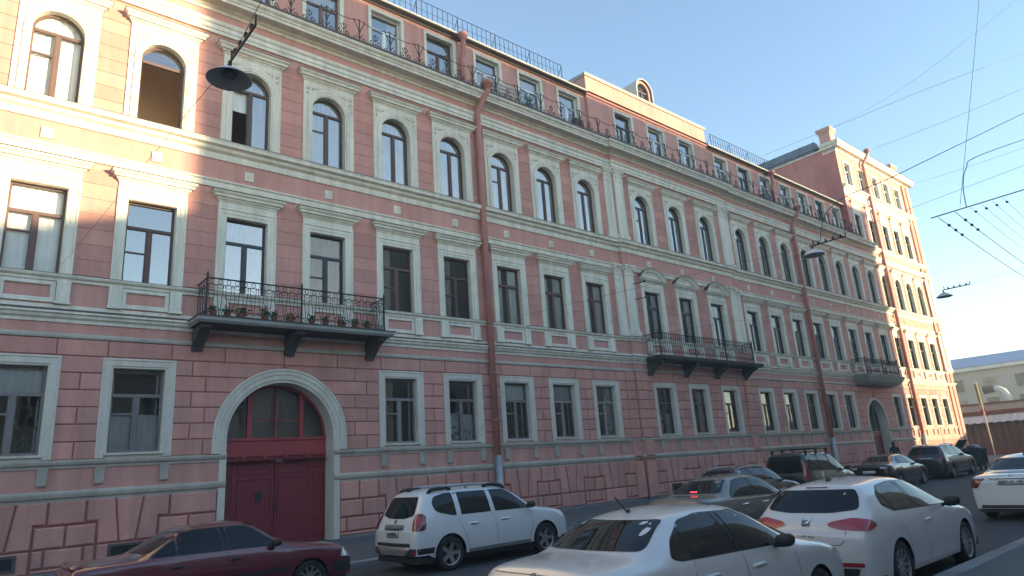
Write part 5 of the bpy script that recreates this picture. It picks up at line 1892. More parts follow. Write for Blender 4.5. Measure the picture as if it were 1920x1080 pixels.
class Car:
    def __init__(s, name, label, cat, xr, yc, L, W, top, sh, wr, wheels, rw, pm, plan=None, sill=0.22, arch=1.12, group=None, crown=0.03, z0=0.0, rotz=0.0, bulge=0.05):
        s.root = empty(name, label, cat, (xr, yc - D, z0), rotz, group)
        s.L, s.W, s.wheels, s.rw = L, W, wheels, rw
        top, sh, wr = pchip(top), pchip(sh), pchip(wr)
        plan = pchip(plan or [(0, 0.90), (0.06, 0.945), (0.2, 0.98), (0.5, 1.0), (L - 0.8, 1.0), (L - 0.35, 0.965), (L - 0.12, 0.90), (L, 0.80)])
        ra = rw * arch
        st = set()
        n = int(L / 0.09)
        for i in range(n + 1):
            st.add(round(L * i / n, 4))
        for xw in wheels:
            for a in range(0, 19):
                st.add(round(xw + ra * math.cos(math.pi * a / 18), 4))
            st.add(round(xw - ra - 0.004, 4))
            st.add(round(xw + ra + 0.004, 4))
        for e in (0.015, 0.04, 0.07):
            st.add(e)
            st.add(round(L - e, 4))
        st = sorted(x for x in st if 0 <= x <= L)
        rows = []
        for x in st:
            zb = sill + (0.06 if (x < 0.3 or x > L - 0.35) else 0)
            for xw in wheels:
                d = abs(x - xw)
                if d < ra:
                    zb = max(zb, rw + math.sqrt(ra * ra - d * d))
            zt = top(x)
            zs = min(sh(x), zt - 0.025)
            zb = min(zb, zs - 0.06)
            p = plan(x)
            def side(z):
                zm = 0.60
                if z > zm:
                    return 1 - 0.055 * ((z - zm) / 0.4) ** 2
                return 1 - 0.05 * ((zm - z) / 0.42) ** 2
            pts = []
            for t in range(8):
                z = zb + (zs - zb) * t / 7
                pts.append([W / 2 * p * side(z), z])
            ws = pts[-1][0]
            wt = min(wr(x) * (0.5 + 0.5 * p), ws - 0.02)
            hgt = zt - zs
            zr = zt - min(crown + 0.06 * max(0, hgt - 0.1), hgt * 0.5)
            for t in range(1, 7):
                u = t / 6
                b = 0.022 * math.sin(math.pi * u) * min(1, hgt / 0.4)
                pts.append([ws + (wt - ws) * u + b, zs + (zr - zs) * u])
            for t in range(1, 7):
                u = t / 6
                pts.append([wt * (1 - u), zr + (zt - zr) * (1 - (1 - u) ** 2)])
            for _ in range(2):                         # soften the section
                q = [pts[0]]
                for i in range(1, len(pts) - 1):
                    if i < 6:
                        q.append(pts[i])
                    else:
                        q.append([0.25 * pts[i - 1][k] + 0.5 * pts[i][k] + 0.25 * pts[i + 1][k] for k in (0, 1)])
                q.append(pts[-1])
                q[-1] = [0.0, pts[-1][1]]
                pts = q
            rows.append((x, pts))
        mb = MB()
        m = len(rows[0][1])
        full = 2 * m - 1
        grid = []
        for x, pts in rows:
            grid.append([(x, -y, z) for y, z in pts] + [(x, y, z) for y, z in reversed(pts[:-1])])
        vs = [p for g_ in grid for p in g_]
        fs = []
        for i in range(len(grid) - 1):
            for j in range(full - 1):
                fs.append((i * full + j, i * full + j + 1, (i + 1) * full + j + 1, (i + 1) * full + j))
        mb.add(vs, fs)
        for e, xsgn in ((0, -1), (len(grid) - 1, 1)):   # bowed end faces
            x, pts = rows[e]
            cols = 9
            rr_ = []
            for (y, z) in pts:
                rr_.append([(x + xsgn * bulge * (1 - (2 * c / (cols - 1) - 1) ** 2) * min(1.0, y / 0.3), -y + 2 * y * c / (cols - 1), z) for c in range(cols)])
            mb.loops(rr_)
        me = mb.mesh('body', pm, True)
        wb_ = bmesh.new()
        wb_.from_mesh(me)
        bmesh.ops.remove_doubles(wb_, verts=wb_.verts[:], dist=0.0006)
        bmesh.ops.recalc_face_normals(wb_, faces=wb_.faces[:])
        wb_.to_mesh(me)
        wb_.free()
        s.body = link('body', me, s.root)
        s.bvh = BVHTree.FromPolygons([Vector(v) for v in mb.v], mb.f)
        s.topf, s.shf = top, sh
        # dark underbody filling the wheel housings
        ub = MB()
        ub.box(0.25, L - 0.3, -W / 2 + 0.16, W / 2 - 0.16, 0.17, min(0.74, top(0.2) - 0.15))
        ub.box(0.06, L - 0.1, -W / 2 + 0.12, W / 2 - 0.12, 0.20, 0.32)
        ub.build('underbody', 'blackplastic', s.root)

    def patch(s, name, poly, mt, side='R', off=0.004, cell=0.09, parent=None, rim=0.0):
        bm = bmesh.new()
        vs = [bm.verts.new((p[0], 0, p[1])) for p in poly]
        bm.faces.new(vs)
        xs = [p[0] for p in poly]
        zs = [p[1] for p in poly]
        for ax, lo, hi in ((0, min(xs), max(xs)), (2, min(zs), max(zs))):
            c = lo + cell
            while c < hi - 0.01:
                no = (1, 0, 0) if ax == 0 else (0, 0, 1)
                co = (c, 0, 0) if ax == 0 else (0, 0, c)
                bmesh.ops.bisect_plane(bm, geom=bm.verts[:] + bm.edges[:] + bm.faces[:], plane_co=co, plane_no=no)
                c += cell
        for v in bm.verts:
            a, b = v.co.x, v.co.z
            if side == 'R':
                o, d = Vector((a, -3, b)), Vector((0, 1, 0))
            elif side == 'L':
                o, d = Vector((a, 3, b)), Vector((0, -1, 0))
            elif side == 'B':                          # seen from behind, a = y
                o, d = Vector((-3, a, b)), Vector((1, 0, 0))
            elif side == 'F':
                o, d = Vector((s.L + 3, a, b)), Vector((-1, 0, 0))
            else:                                      # from above: a = x, b = y
                o, d = Vector((a, b, 5)), Vector((0, 0, -1))
            loc, nrm, _, _ = s.bvh.ray_cast(o, d)
            if loc is None:
                loc, nrm, _, _ = s.bvh.find_nearest(o + d * 2.5)
            if nrm.dot(d) > 0:
                nrm = -nrm
            v.co = loc + nrm * off
        if rim:
            be = [e for e in bm.edges if e.is_boundary]
            ret = bmesh.ops.extrude_edge_only(bm, edges=be)
            nv = [g_ for g_ in ret['geom'] if isinstance(g_, bmesh.types.BMVert)]
            sh_ = {'R': Vector((0, 1, 0)), 'L': Vector((0, -1, 0)), 'B': Vector((1, 0, 0)), 'F': Vector((-1, 0, 0)), 'T': Vector((0, 0, -1))}[side]
            for v in nv:
                v.co += sh_ * rim
        me = bpy.data.meshes.new(name)
        bm.to_mesh(me)
        bm.free()
        me.materials.append(M[mt] if isinstance(mt, str) else mt)
        for p in me.polygons:
            p.use_smooth = True
        return link(name, me, parent or s.root)

    def corner(s, name, poly, mt, off=0.010, cell=0.05, phi=45, ref=0.12, sub=None):
        out = []
        ca, sa = math.cos(R(phi)), math.sin(R(phi))
        for sg in (-1, 1):
            bm = bmesh.new()
            bm.faces.new([bm.verts.new((p[0], 0, p[1])) for p in poly])
            for ax in (0, 2):
                vals = [p[0 if ax == 0 else 1] for p in poly]
                c = min(vals) + cell
                while c < max(vals) - 0.01:
                    bmesh.ops.bisect_plane(bm, geom=bm.verts[:] + bm.edges[:] + bm.faces[:], plane_co=(c, 0, 0) if ax == 0 else (0, 0, c), plane_no=(1, 0, 0) if ax == 0 else (0, 0, 1))
                    c += cell
            for v in bm.verts:
                a, z = v.co.x, v.co.z
                base = Vector((ref + sa * a, sg * (s.W / 2 - ref) + sg * ca * a, z))
                d = Vector((ca, -sg * sa, 0))
                loc, nrm, _, _ = s.bvh.ray_cast(base - d * 2, d)
                if loc is None:
                    loc, nrm, _, _ = s.bvh.find_nearest(base)
                if nrm.dot(d) > 0:
                    nrm = -nrm
                v.co = loc + nrm * off
            me = bpy.data.meshes.new(name)
            bm.to_mesh(me)
            bm.free()
            me.materials.append(M[mt] if isinstance(mt, str) else mt)
            for p in me.polygons:
                p.use_smooth = True
            out.append(link(name, me, sub[0 if sg < 0 else 1] if sub else s.root))
        return out

    def glasshouse(s, dlo, cuts, inset=0.022):
        dlo_r = round_poly(dlo, 0.05)
        for sd in 'RL':
            t = s.patch('window_trim', dlo_r, 'seal', sd, 0.003)
            xs = [(-9, -9)] + list(cuts) + [(99, 99)]
            for i in range(len(xs) - 1):
                p = dlo
                (a0, a1), (b0, b1) = xs[i], xs[i + 1]   # (x at z=0.9, x at z=1.4)
                ka, kb = (a1 - a0) / 0.5, (b1 - b0) / 0.5
                p = clip_poly(p, -1, ka, -(a0 - ka * 0.9) - 0.0)
                p = clip_poly(p, 1, -kb, (b0 - kb * 0.9))
                if len(p) < 3:
                    continue
                p = offset_poly(p, inset)
                s.patch('side_window', round_poly(p, 0.04), 'carglass', sd, 0.007)

    def seam(s, pts, side='R', w_=0.007, mt='seal'):
        for i in range(len(pts) - 1):
            a, b = Vector(pts[i]), Vector(pts[i + 1])
            d = (b - a).normalized() * w_ / 2
            n = Vector((-d.y, d.x))
            poly = [tuple(a + n), tuple(a - n), tuple(b - n), tuple(b + n)]
            s.patch('panel_gap', poly, mt, side, 0.0025, 0.12, s.body)

    def wheel_set(s, spokes=5, rim='rim', cover=0.68, wd=0.20, style=0):
        r_ = s.rw
        tm = MB()
        h = wd / 2
        tm.lathe([(r_ * 0.66, -h * 0.9), (r_ * 0.74, -h), (r_ * 0.92, -h), (r_ * 0.98, -h * 0.8), (r_, -h * 0.5), (r_, h * 0.5), (r_ * 0.98, h * 0.8), (r_ * 0.92, h), (r_ * 0.74, h), (r_ * 0.66, h * 0.9)], 28, (0, 0, 0), 'y')
        tme = tm.mesh('wheel', 'tyre', True)
        rm = MB()
        rr_ = r_ * cover
        rm.lathe([(rr_ * 1.0, h * 0.6), (rr_ * 1.0, -h * 0.86), (rr_ * 0.97, -h * 0.95), (rr_ * 0.92, -h * 0.86), (rr_ * 0.90, h * 0.3)], 28, (0, 0, 0), 'y')
        rm.lathe([(0, -h * 0.7), (rr_ * 0.16, -h * 0.68), (rr_ * 0.22, -h * 0.5), (rr_ * 0.22, h * 0.2)], 14, (0, 0, 0), 'y')
        for k_ in range(spokes):
            a = 2 * math.pi * k_ / spokes
            ca, sa = math.cos(a), math.sin(a)
            wi, wo_ = rr_ * (0.20 if spokes < 7 else 0.11), rr_ * (0.15 if spokes < 7 else 0.07)
            P = lambda rad, t, y: (rad * ca - t * sa, y, rad * sa + t * ca)
            l0 = [P(rr_ * 0.12, -wi, -h * 0.62), P(rr_ * 0.12, wi, -h * 0.62), P(rr_ * 0.12, wi, -h * 0.2), P(rr_ * 0.12, -wi, -h * 0.2)]
            l1 = [P(rr_ * 0.93, -wo_, -h * 0.78), P(rr_ * 0.93, wo_, -h * 0.78), P(rr_ * 0.93, wo_, -h * 0.3), P(rr_ * 0.93, -wo_, -h * 0.3)]
            rm.loops([l0, l1], True)
        rme = rm.mesh('rim', rim)
        dk = MB()
        dk.lathe([(0, h * 0.1), (rr_ * 0.95, h * 0.1)], 20, (0, 0, 0), 'y')
        dme = dk.mesh('brake_disc', 'rimdark')
        for xw in s.wheels:
            for sgn in (-1, 1):
                o = link('wheel', tme, s.root, (xw, sgn * (s.W / 2 - wd / 2 - 0.015), r_), rot=(0, 0, 0 if sgn < 0 else math.pi))
                link('rim', rme, o)
                link('brake_disc', dme, o)

    def mirrors(s, x, z, mt, sz=1.0):
        for sgn in (-1, 1):
            yb_ = sgn * (s.W / 2 - 0.03)
            mb = MB()
            rows_ = []
            for t in range(7):
                u = t / 6
                y = yb_ + sgn * (0.02 + 0.19 * u * sz)
                k_ = (1 - (2 * u - 0.9) ** 4 * 0.35)
                rr = [(x + 0.07 * sz * k_ * (abs(math.cos(a)) ** 0.7) * (1 if math.cos(a) > 0 else -1) + 0.02 * u, y, z + 0.02 * u + 0.072 * sz * k_ * (abs(math.sin(a)) ** 0.7) * (1 if math.sin(a) > 0 else -1)) for a in [2 * math.pi * q / 12 for q in range(12)]]
                rows_.append(rr)
            mb.loops(rows_, True)
            mb.f.append(tuple(range(12))); mb.m.append(0)
            mb.f.append(tuple(range(72, 84))); mb.m.append(0)
            mb.tube([(x + 0.02, yb_ - sgn * 0.04, z - 0.05), (x, yb_ + sgn * 0.06, z - 0.02)], 0.025, 6)
            mo = mb.build('side_mirror', mt, s.root, True)

    def handles(s, pts, mt, w_=0.2):
        for x, z in pts:
            for sd, sg in (('R', -1), ('L', 1)):
                poly = round_poly([(x - w_ / 2, z - 0.018), (x + w_ / 2, z - 0.014), (x + w_ / 2, z + 0.018), (x - w_ / 2, z + 0.016)], 0.012)
                s.patch('door_handle', poly, mt, sd, 0.022, 0.2, rim=0.03)

    def plate(s, y, z, text=None, w_=0.52, h_=0.115):
        p = s.patch('licence_plate', [(y - w_ / 2, z - h_ / 2), (y + w_ / 2, z - h_ / 2), (y + w_ / 2, z + h_ / 2), (y - w_ / 2, z + h_ / 2)], 'plate', 'B', 0.016, 0.2, rim=0.02)
        s.patch('plate_frame', [(y - w_ / 2 - 0.012, z - h_ / 2 - 0.012), (y + w_ / 2 + 0.012, z - h_ / 2 - 0.012), (y + w_ / 2 + 0.012, z + h_ / 2 + 0.012), (y - w_ / 2 - 0.012, z + h_ / 2 + 0.012)], 'blackplastic', 'B', 0.012, 0.2, p, rim=0.015)
        if text:
            s.text(text, y, z, h_ * 0.62, 'platetext', w_ * 0.9, 0.022, p)

    def text(s, txt, y, z, size, mt, width=None, off=0.02, parent=None, name='lettering'):
        cu = bpy.data.curves.new('lettering', 'FONT')
        cu.body = txt
        cu.align_x, cu.align_y = 'CENTER', 'CENTER'
        cu.extrude = 0.02
        to = bpy.data.objects.new('tmp_text', cu)
        COL.objects.link(to)
        me = bpy.data.meshes.new_from_object(to.evaluated_get(bpy.context.evaluated_depsgraph_get()))
        bpy.data.objects.remove(to)
        xs = [v.co.x for v in me.vertices]
        ys = [v.co.y for v in me.vertices]
        hx, hy = max(xs) - min(xs), max(ys) - min(ys)
        cx, cy = (max(xs) + min(xs)) / 2, (max(ys) + min(ys)) / 2
        ky = size / hy
        kx = width / hx if width else ky
        for v in me.vertices:
            yy = y - (v.co.x - cx) * kx
            zz = z + (v.co.y - cy) * ky
            loc, nrm, _, _ = s.bvh.ray_cast(Vector((-3, yy, zz)), Vector((1, 0, 0)))
            x0 = loc.x if loc else 0
            v.co = (x0 - off - v.co.z * 0.15, yy, zz)
        me.materials.clear()
        me.materials.append(M[mt])
        return link(name, me, parent or s.root)

    def ring_badge(s, y, z, r_, mt='chrome', n=20):
        mb = MB()
        x0 = s.bvh.ray_cast(Vector((-3, y, z)), Vector((1, 0, 0)))[0].x
        mb.tube([(x0 - 0.012, y + r_ * math.cos(2 * math.pi * i / n), z + r_ * math.sin(2 * math.pi * i / n)) for i in range(n)], r_ * 0.14, 5, closed=True)
        return mb, x0

    def rails(s, xa, xb, yoff, mt, h_=0.05, thick=0.018, feet=2):
        for sg in (-1, 1):
            mb = MB()
            pts = []
            for t in range(13):
                u = t / 12
                x = xa + (xb - xa) * u
                zz = s.bvh.ray_cast(Vector((x, sg * yoff, 5)), Vector((0, 0, -1)))[0].z
                lift_ = h_ * min(1, min(u, 1 - u) * 8)
                pts.append((x, sg * yoff, zz + lift_))
            mb.tube(pts, thick, 7)
            for u in ([0.5] if feet else []):
                x = xa + (xb - xa) * u
                zz = s.bvh.ray_cast(Vector((x, sg * yoff, 5)), Vector((0, 0, -1)))[0].z
                mb.box(x - 0.03, x + 0.03, sg * yoff - 0.012, sg * yoff + 0.012, zz - 0.01, zz + h_)
            mb.build('roof_rail', mt, s.root, True)

    def antenna(s, x, mt='blackplastic', ln=0.0):
        z = s.topf(x)
        mb = MB()
        if ln:
            mb.tube([(x, 0, z - 0.01), (x - ln * 0.75, 0, z + ln * 0.66)], 0.008, 5)
            mb.lathe([(0.03, -0.01), (0.022, 0.02), (0, 0.03)], 8, (x, 0, z))
        else:
            mb.loops([[(x - 0.08, -0.02, z - 0.01), (x + 0.10, -0.012, z - 0.01), (x + 0.10, 0.012, z - 0.01), (x - 0.08, 0.02, z - 0.01)],
                      [(x - 0.07, -0.005, z + 0.06), (x - 0.045, -0.004, z + 0.06), (x - 0.045, 0.004, z + 0.06), (x - 0.07, 0.005, z + 0.06)]], True)
            mb.f.append((4, 5, 6, 7)); mb.m.append(0)
        mb.build('antenna', mt, s.root)


def mirror_y(poly):
    return [(-p[0], p[1]) for p in reversed(poly)]


# ---- white compact estate car with roof rails, parked at the far kerb
white = paint('white_paint', (0.62, 0.63, 0.65))
L = 4.31
c = Car('white_suv', 'white compact off-roader with thick roof rails parked at the far kerb', 'car', 7.6, 12.95, L, 1.82,
        [(0, 0.86), (0.03, 0.98), (0.10, 1.12), (0.30, 1.50), (0.38, 1.575), (0.55, 1.615), (1.4, 1.645), (2.2, 1.63), (2.55, 1.57), (2.85, 1.40), (3.28, 1.10), (3.45, 1.06), (3.9, 1.00), (4.15, 0.92), (4.27, 0.80), (4.31, 0.62)],
        [(0, 0.82), (0.1, 0.98), (0.4, 1.06), (1.5, 1.05), (3.2, 1.0), (3.7, 0.95), (4.1, 0.86), (4.31, 0.6)],
        [(0, 0.66), (0.2, 0.66), (0.45, 0.60), (1.5, 0.62), (2.5, 0.60), (3.2, 0.68), (4.0, 0.66), (4.31, 0.55)], (0.80, 3.47), 0.335, white, sill=0.30, arch=1.16)
c.glasshouse([(0.50, 1.19), (0.62, 1.13), (0.92, 1.06), (2.95, 1.04), (3.08, 1.06), (2.60, 1.44), (2.45, 1.50), (0.85, 1.52), (0.55, 1.46), (0.46, 1.34)], [(1.02, 1.02), (1.12, 1.12), (1.95, 1.93), (2.06, 2.02)], 0.012)
for sd in 'RL':
    for poly in ([(1.01, 1.02), (1.13, 1.02), (1.13, 1.56), (1.01, 1.56)], [(1.93, 1.02), (2.05, 1.02), (2.01, 1.56), (1.91, 1.56)]):
        c.patch('pillar', poly, white, sd, 0.009)
c.patch('rear_window', round_poly([(-0.60, 1.12), (-0.3, 1.06), (0.3, 1.06), (0.60, 1.12), (0.55, 1.36), (0.50, 1.475), (-0.50, 1.475), (-0.55, 1.36)], 0.06), 'carglass', 'B', 0.006)
c.patch('windscreen', round_poly([(-0.62, 1.12), (0.62, 1.12), (0.52, 1.52), (-0.52, 1.52)], 0.05), 'carglass', 'F', 0.006)
tl = c.corner('tail_light', round_poly([(-0.15, 0.83), (0.11, 0.83), (0.13, 0.92), (0.12, 1.10), (0.03, 1.16), (-0.10, 1.14), (-0.14, 1.0)], 0.04), 'darkredlens', 0.012)
c.corner('lamp_lens', round_poly([(-0.09, 0.93), (0.07, 0.93), (0.08, 1.08), (-0.06, 1.10)], 0.03), 'redlens', 0.02, sub=tl)
c.patch('plate_recess', round_poly([(-0.36, 0.845), (0.36, 0.845), (0.36, 0.945), (-0.36, 0.945)], 0.02), 'greyplastic', 'B', 0.02, 0.2, rim=0.02)
c.plate(0, 0.775, 'Y648EK', 0.44, 0.12)
c.patch('badge', [(0, 0.96), (0.045, 1.01), (0, 1.06), (-0.045, 1.01)], 'greyplastic', 'B', 0.012, 0.2, rim=0.01)
c.patch('lower_bumper', [(-0.80, 0.28), (0.80, 0.28), (0.82, 0.50), (-0.82, 0.50)], 'blackplastic', 'B', 0.006, 0.1)
c.patch('bumper_step', round_poly([(-0.62, 0.54), (0.62, 0.54), (0.62, 0.60), (-0.62, 0.60)], 0.02), 'blackplastic', 'B', 0.03, 0.2, rim=0.03)
c.patch('skid_plate', round_poly([(-0.40, 0.26), (0.40, 0.26), (0.62, 0.48), (0.58, 0.52), (-0.58, 0.52), (-0.62, 0.48)], 0.04), 'rim', 'B', 0.02, 0.1, rim=0.02)
for sg in (-1, 1):
    c.patch('reflector', [(sg * 0.80, 0.40), (sg * 0.80, 0.46), (sg * 0.70, 0.46), (sg * 0.70, 0.40)], 'redlens', 'B', 0.012, 0.2)
for sd in 'RL':
    for xw in (0.80, 3.47):
        arc = [(xw + 0.45 * math.cos(a), 0.335 + 0.45 * math.sin(a)) for a in [math.pi * q / 12 for q in range(13)]]
        arc2 = [(xw + 0.395 * math.cos(a), 0.335 + 0.395 * math.sin(a)) for a in [math.pi * q / 12 for q in range(12, -1, -1)]]
    c.patch('sill_cladding', [(1.26, 0.30), (3.0, 0.30), (3.0, 0.37), (1.26, 0.37)], 'greyplastic', sd, 0.006)
    c.patch('bumper_cladding', [(0.04, 0.30), (0.36, 0.30), (0.40, 0.50), (0.02, 0.50)], 'blackplastic', sd, 0.006)
    c.patch('fuel_flap', round_poly([(0.62, 0.90), (0.86, 0.90), (0.88, 1.0), (0.62, 1.0)], 0.03), white, sd, 0.006)
    c.seam([(1.05, 1.02), (1.10, 0.85), (1.22, 0.60), (1.28, 0.38)], sd)
    c.seam([(1.98, 1.02), (2.04, 0.70), (2.04, 0.38)], sd)
    c.seam([(3.05, 1.0), (3.08, 0.7), (2.98, 0.40)], sd)
    c.patch('headlight', round_poly([(3.92, 0.80), (4.22, 0.72), (4.24, 0.84), (4.0, 0.97)], 0.03), 'clearlens', sd, 0.006)
c.handles([(1.42, 0.86), (2.28, 0.87)], 'chrome', 0.2)
c.rails(0.50, 2.45, 0.56, 'rim', 0.075, 0.028)
c.rails(0.48, 1.05, 0.56, 'blackplastic', 0.06, 0.04, 0)
c.rails(1.95, 2.55, 0.56, 'blackplastic', 0.06, 0.04, 0)
c.mirrors(2.98, 1.10, 'blackplastic')
c.wheel_set(5, cover=0.70, wd=0.215)
c.antenna(0.42)

# ---- maroon saloon
maroon = paint('maroon_paint', (0.115, 0.010, 0.026), 0.0, 0.3)
L = 4.43
SED_PLAN = [(0, 0.90), (0.06, 0.945), (0.2, 0.985), (0.5, 1.0), (L - 0.9, 1.0), (L - 0.4, 0.97), (L - 0.12, 0.92), (L, 0.84)]
c = Car('maroon_saloon', 'old maroon saloon parked before the carriage gate', 'car', 1.75, 12.85, L, 1.70,
        [(0, 0.84), (0.04, 0.94), (0.2, 0.975), (0.75, 0.99), (0.85, 1.0), (1.50, 1.32), (1.75, 1.372), (2.2, 1.393), (2.5, 1.375), (2.65, 1.34), (3.22, 0.99), (3.35, 0.96), (3.9, 0.88), (4.3, 0.79), (4.40, 0.70), (4.43, 0.58)],
        [(0, 0.80), (0.3, 0.90), (1, 0.915), (3.1, 0.86), (3.8, 0.80), (4.3, 0.72), (4.43, 0.55)],
        [(0, 0.70), (0.8, 0.66), (1.5, 0.53), (2.5, 0.53), (3.2, 0.64), (4.2, 0.66), (4.43, 0.62)], (0.90, 3.60), 0.305, maroon, SED_PLAN)
c.glasshouse([(1.02, 0.955), (3.02, 0.925), (3.06, 0.95), (2.62, 1.25), (2.48, 1.30), (1.72, 1.315), (1.52, 1.28), (1.08, 1.0)], [(1.42, 1.42), (2.14, 2.06), (2.24, 2.16)], 0.015)
c.patch('rear_window', round_poly([(-0.62, 1.02), (0.62, 1.02), (0.50, 1.295), (-0.50, 1.295)], 0.05), 'carglass', 'B', 0.006)
c.patch('windscreen', round_poly([(-0.62, 1.02), (0.62, 1.02), (0.50, 1.32), (-0.50, 1.32)], 0.05), 'carglass', 'F', 0.006)
for sd in 'RL':
    c.seam([(1.30, 0.93), (1.26, 0.80), (1.12, 0.68)], sd)
    c.seam([(2.19, 0.92), (2.19, 0.30)], sd)
    c.seam([(3.10, 0.90), (3.12, 0.35)], sd)
    c.patch('headlight', round_poly([(4.18, 0.60), (4.40, 0.58), (4.40, 0.72), (4.24, 0.74)], 0.02), 'clearlens', sd, 0.006)
    c.patch('front_bumper', [(4.05, 0.34), (4.42, 0.34), (4.42, 0.54), (4.02, 0.52)], 'blackplastic', sd, 0.008)
    c.patch('rub_strip', [(1.3, 0.50), (3.2, 0.50), (3.2, 0.55), (1.3, 0.55)], 'blackplastic', sd, 0.008)
    c.patch('tail_light', [(0.02, 0.66), (0.22, 0.66), (0.20, 0.82), (0.02, 0.80)], 'redlens', sd, 0.006)
for sg in (-1, 1):
    c.patch('tail_light', [(sg * 0.72, 0.64), (sg * 0.72, 0.80), (sg * 0.42, 0.80), (sg * 0.42, 0.64)], 'redlens', 'B', 0.01)
c.plate(0, 0.70)
c.patch('spoiler_lip', [(-0.66, 0.9), (0.66, 0.9), (0.66, 0.935), (-0.66, 0.935)], maroon, 'B', 0.03, 0.3, rim=0.03)
c.handles([(1.40, 0.78), (2.32, 0.79)], 'blackplastic', 0.17)
c.mirrors(2.95, 0.97, 'blackplastic', 0.9)
c.wheel_set(10, cover=0.68)

# ---- silver saloon in the foreground
silver = paint('silver_paint', (0.62, 0.605, 0.60), 0.2, 0.32)
L = 4.38
SED2 = [(0, 0.90), (0.06, 0.94), (0.2, 0.98), (0.5, 1.0), (L - 0.9, 1.0), (L - 0.4, 0.96), (L - 0.12, 0.90), (L, 0.80)]
c = Car('silver_saloon', 'silver four-door saloon with whip antenna in the near parking row', 'car', 4.25, 4.82, L, 1.70,
        [(0, 0.93), (0.03, 1.02), (0.10, 1.055), (0.45, 1.085), (0.58, 1.095), (1.20, 1.375), (1.5, 1.42), (1.9, 1.435), (2.3, 1.42), (2.5, 1.39), (3.22, 1.03), (3.4, 0.99), (3.8, 0.92), (4.15, 0.82), (4.32, 0.70), (4.38, 0.55)],
        [(0, 0.90), (0.3, 0.97), (1, 0.965), (2.5, 0.92), (3.2, 0.885), (3.8, 0.84), (4.2, 0.72), (4.38, 0.5)],
        [(0, 0.68), (0.5, 0.66), (1.2, 0.54), (1.9, 0.55), (2.5, 0.55), (3.2, 0.66), (4.2, 0.62), (4.38, 0.55)], (0.96, 3.51), 0.31, silver, SED2)
c.glasshouse([(0.98, 1.03), (1.10, 0.995), (2.95, 0.945), (3.06, 0.965), (2.52, 1.29), (2.35, 1.345), (1.75, 1.365), (1.40, 1.325), (1.12, 1.18)], [(1.30, 1.22), (2.02, 1.92), (2.12, 2.02)], 0.012)
c.patch('rear_window', round_poly([(-0.62, 1.115), (0.62, 1.115), (0.50, 1.345), (-0.50, 1.345)], 0.06), 'carglass', 'B', 0.006)
c.patch('windscreen', round_poly([(-0.64, 1.06), (0.64, 1.06), (0.50, 1.40), (-0.50, 1.40)], 0.05), 'carglass', 'F', 0.006)
c.seam([(-0.60, 0.985), (0.60, 0.985)], 'B')
for sd in 'RL':
    c.seam([(1.28, 0.98), (1.24, 0.85), (1.36, 0.60), (1.38, 0.30)], sd)
    c.seam([(2.08, 0.95), (2.12, 0.60), (2.10, 0.30)], sd)
    c.seam([(3.06, 0.92), (3.10, 0.60), (3.02, 0.30)], sd)
    c.patch('headlight', round_poly([(3.92, 0.66), (4.26, 0.58), (4.28, 0.68), (4.02, 0.78)], 0.03), 'clearlens', sd, 0.006)
    c.patch('indicator', round_poly([(3.16, 0.80), (3.24, 0.80), (3.24, 0.825), (3.16, 0.825)], 0.01), 'clearlens', sd, 0.01)
c.corner('tail_light', round_poly([(-0.24, 0.78), (0.16, 0.78), (0.18, 0.93), (-0.26, 0.92)], 0.03), 'redlens', 0.010)
mb, x0 = c.ring_badge(0, 0.955, 0.048)
mb.tube([(x0 - 0.012, 0.035, 0.985), (x0 - 0.012, 0.015, 0.93), (x0 - 0.012, 0, 0.965), (x0 - 0.012, -0.015, 0.93), (x0 - 0.012, -0.035, 0.985)], 0.006, 5)
mb.build('badge', 'chrome', c.root)
c.plate(0, 0.72)
c.handles([(1.48, 0.82), (2.32, 0.81)], silver, 0.22)
c.mirrors(2.72, 0.99, 'blackplastic', 0.92)
c.antenna(1.35, ln=0.24)
c.wheel_set(7)

# ---- white hatchback ahead of it
warmwhite = paint('warm_white_paint', (0.58, 0.565, 0.56))
L = 4.32
HP = [(0, 0.87), (0.06, 0.925), (0.2, 0.97), (0.5, 1.0), (L - 0.9, 1.0), (L - 0.4, 0.95), (L - 0.12, 0.88), (L, 0.78)]
c = Car('white_hatchback', 'white rounded hatchback with red almond tail lights and square chrome rear badge', 'car', 9.28, 4.86, L, 1.77,
        [(0, 0.80), (0.03, 0.90), (0.10, 0.99), (0.20, 1.06), (0.50, 1.33), (0.60, 1.385), (0.9, 1.425), (1.6, 1.455), (2.1, 1.43), (2.35, 1.37), (3.20, 1.02), (3.4, 0.98), (3.9, 0.87), (4.15, 0.78), (4.28, 0.66), (4.32, 0.5)],
        [(0, 0.76), (0.12, 0.90), (0.4, 0.97), (1.0, 0.96), (2.5, 0.91), (3.2, 0.87), (3.9, 0.78), (4.32, 0.46)],
        [(0, 0.70), (0.25, 0.68), (0.6, 0.58), (1.6, 0.56), (2.3, 0.55), (3.2, 0.66), (4.2, 0.60), (4.32, 0.5)], (0.82, 3.40), 0.32, warmwhite, HP, bulge=0.08)
c.glasshouse([(0.70, 1.10), (0.95, 1.00), (2.90, 0.94), (2.98, 0.96), (2.35, 1.30), (2.15, 1.355), (1.55, 1.375), (1.05, 1.34), (0.80, 1.24)], [(1.02, 0.86), (1.78, 1.62), (1.86, 1.72)], 0.012)
c.patch('rear_window', round_poly([(-0.66, 1.08), (-0.3, 1.04), (0.3, 1.04), (0.66, 1.08), (0.60, 1.24), (0.52, 1.325), (-0.52, 1.325), (-0.60, 1.24)], 0.07), 'carglass', 'B', 0.006)
c.patch('windscreen', round_poly([(-0.62, 1.04), (0.62, 1.04), (0.50, 1.36), (-0.50, 1.36)], 0.05), 'carglass', 'F', 0.006)
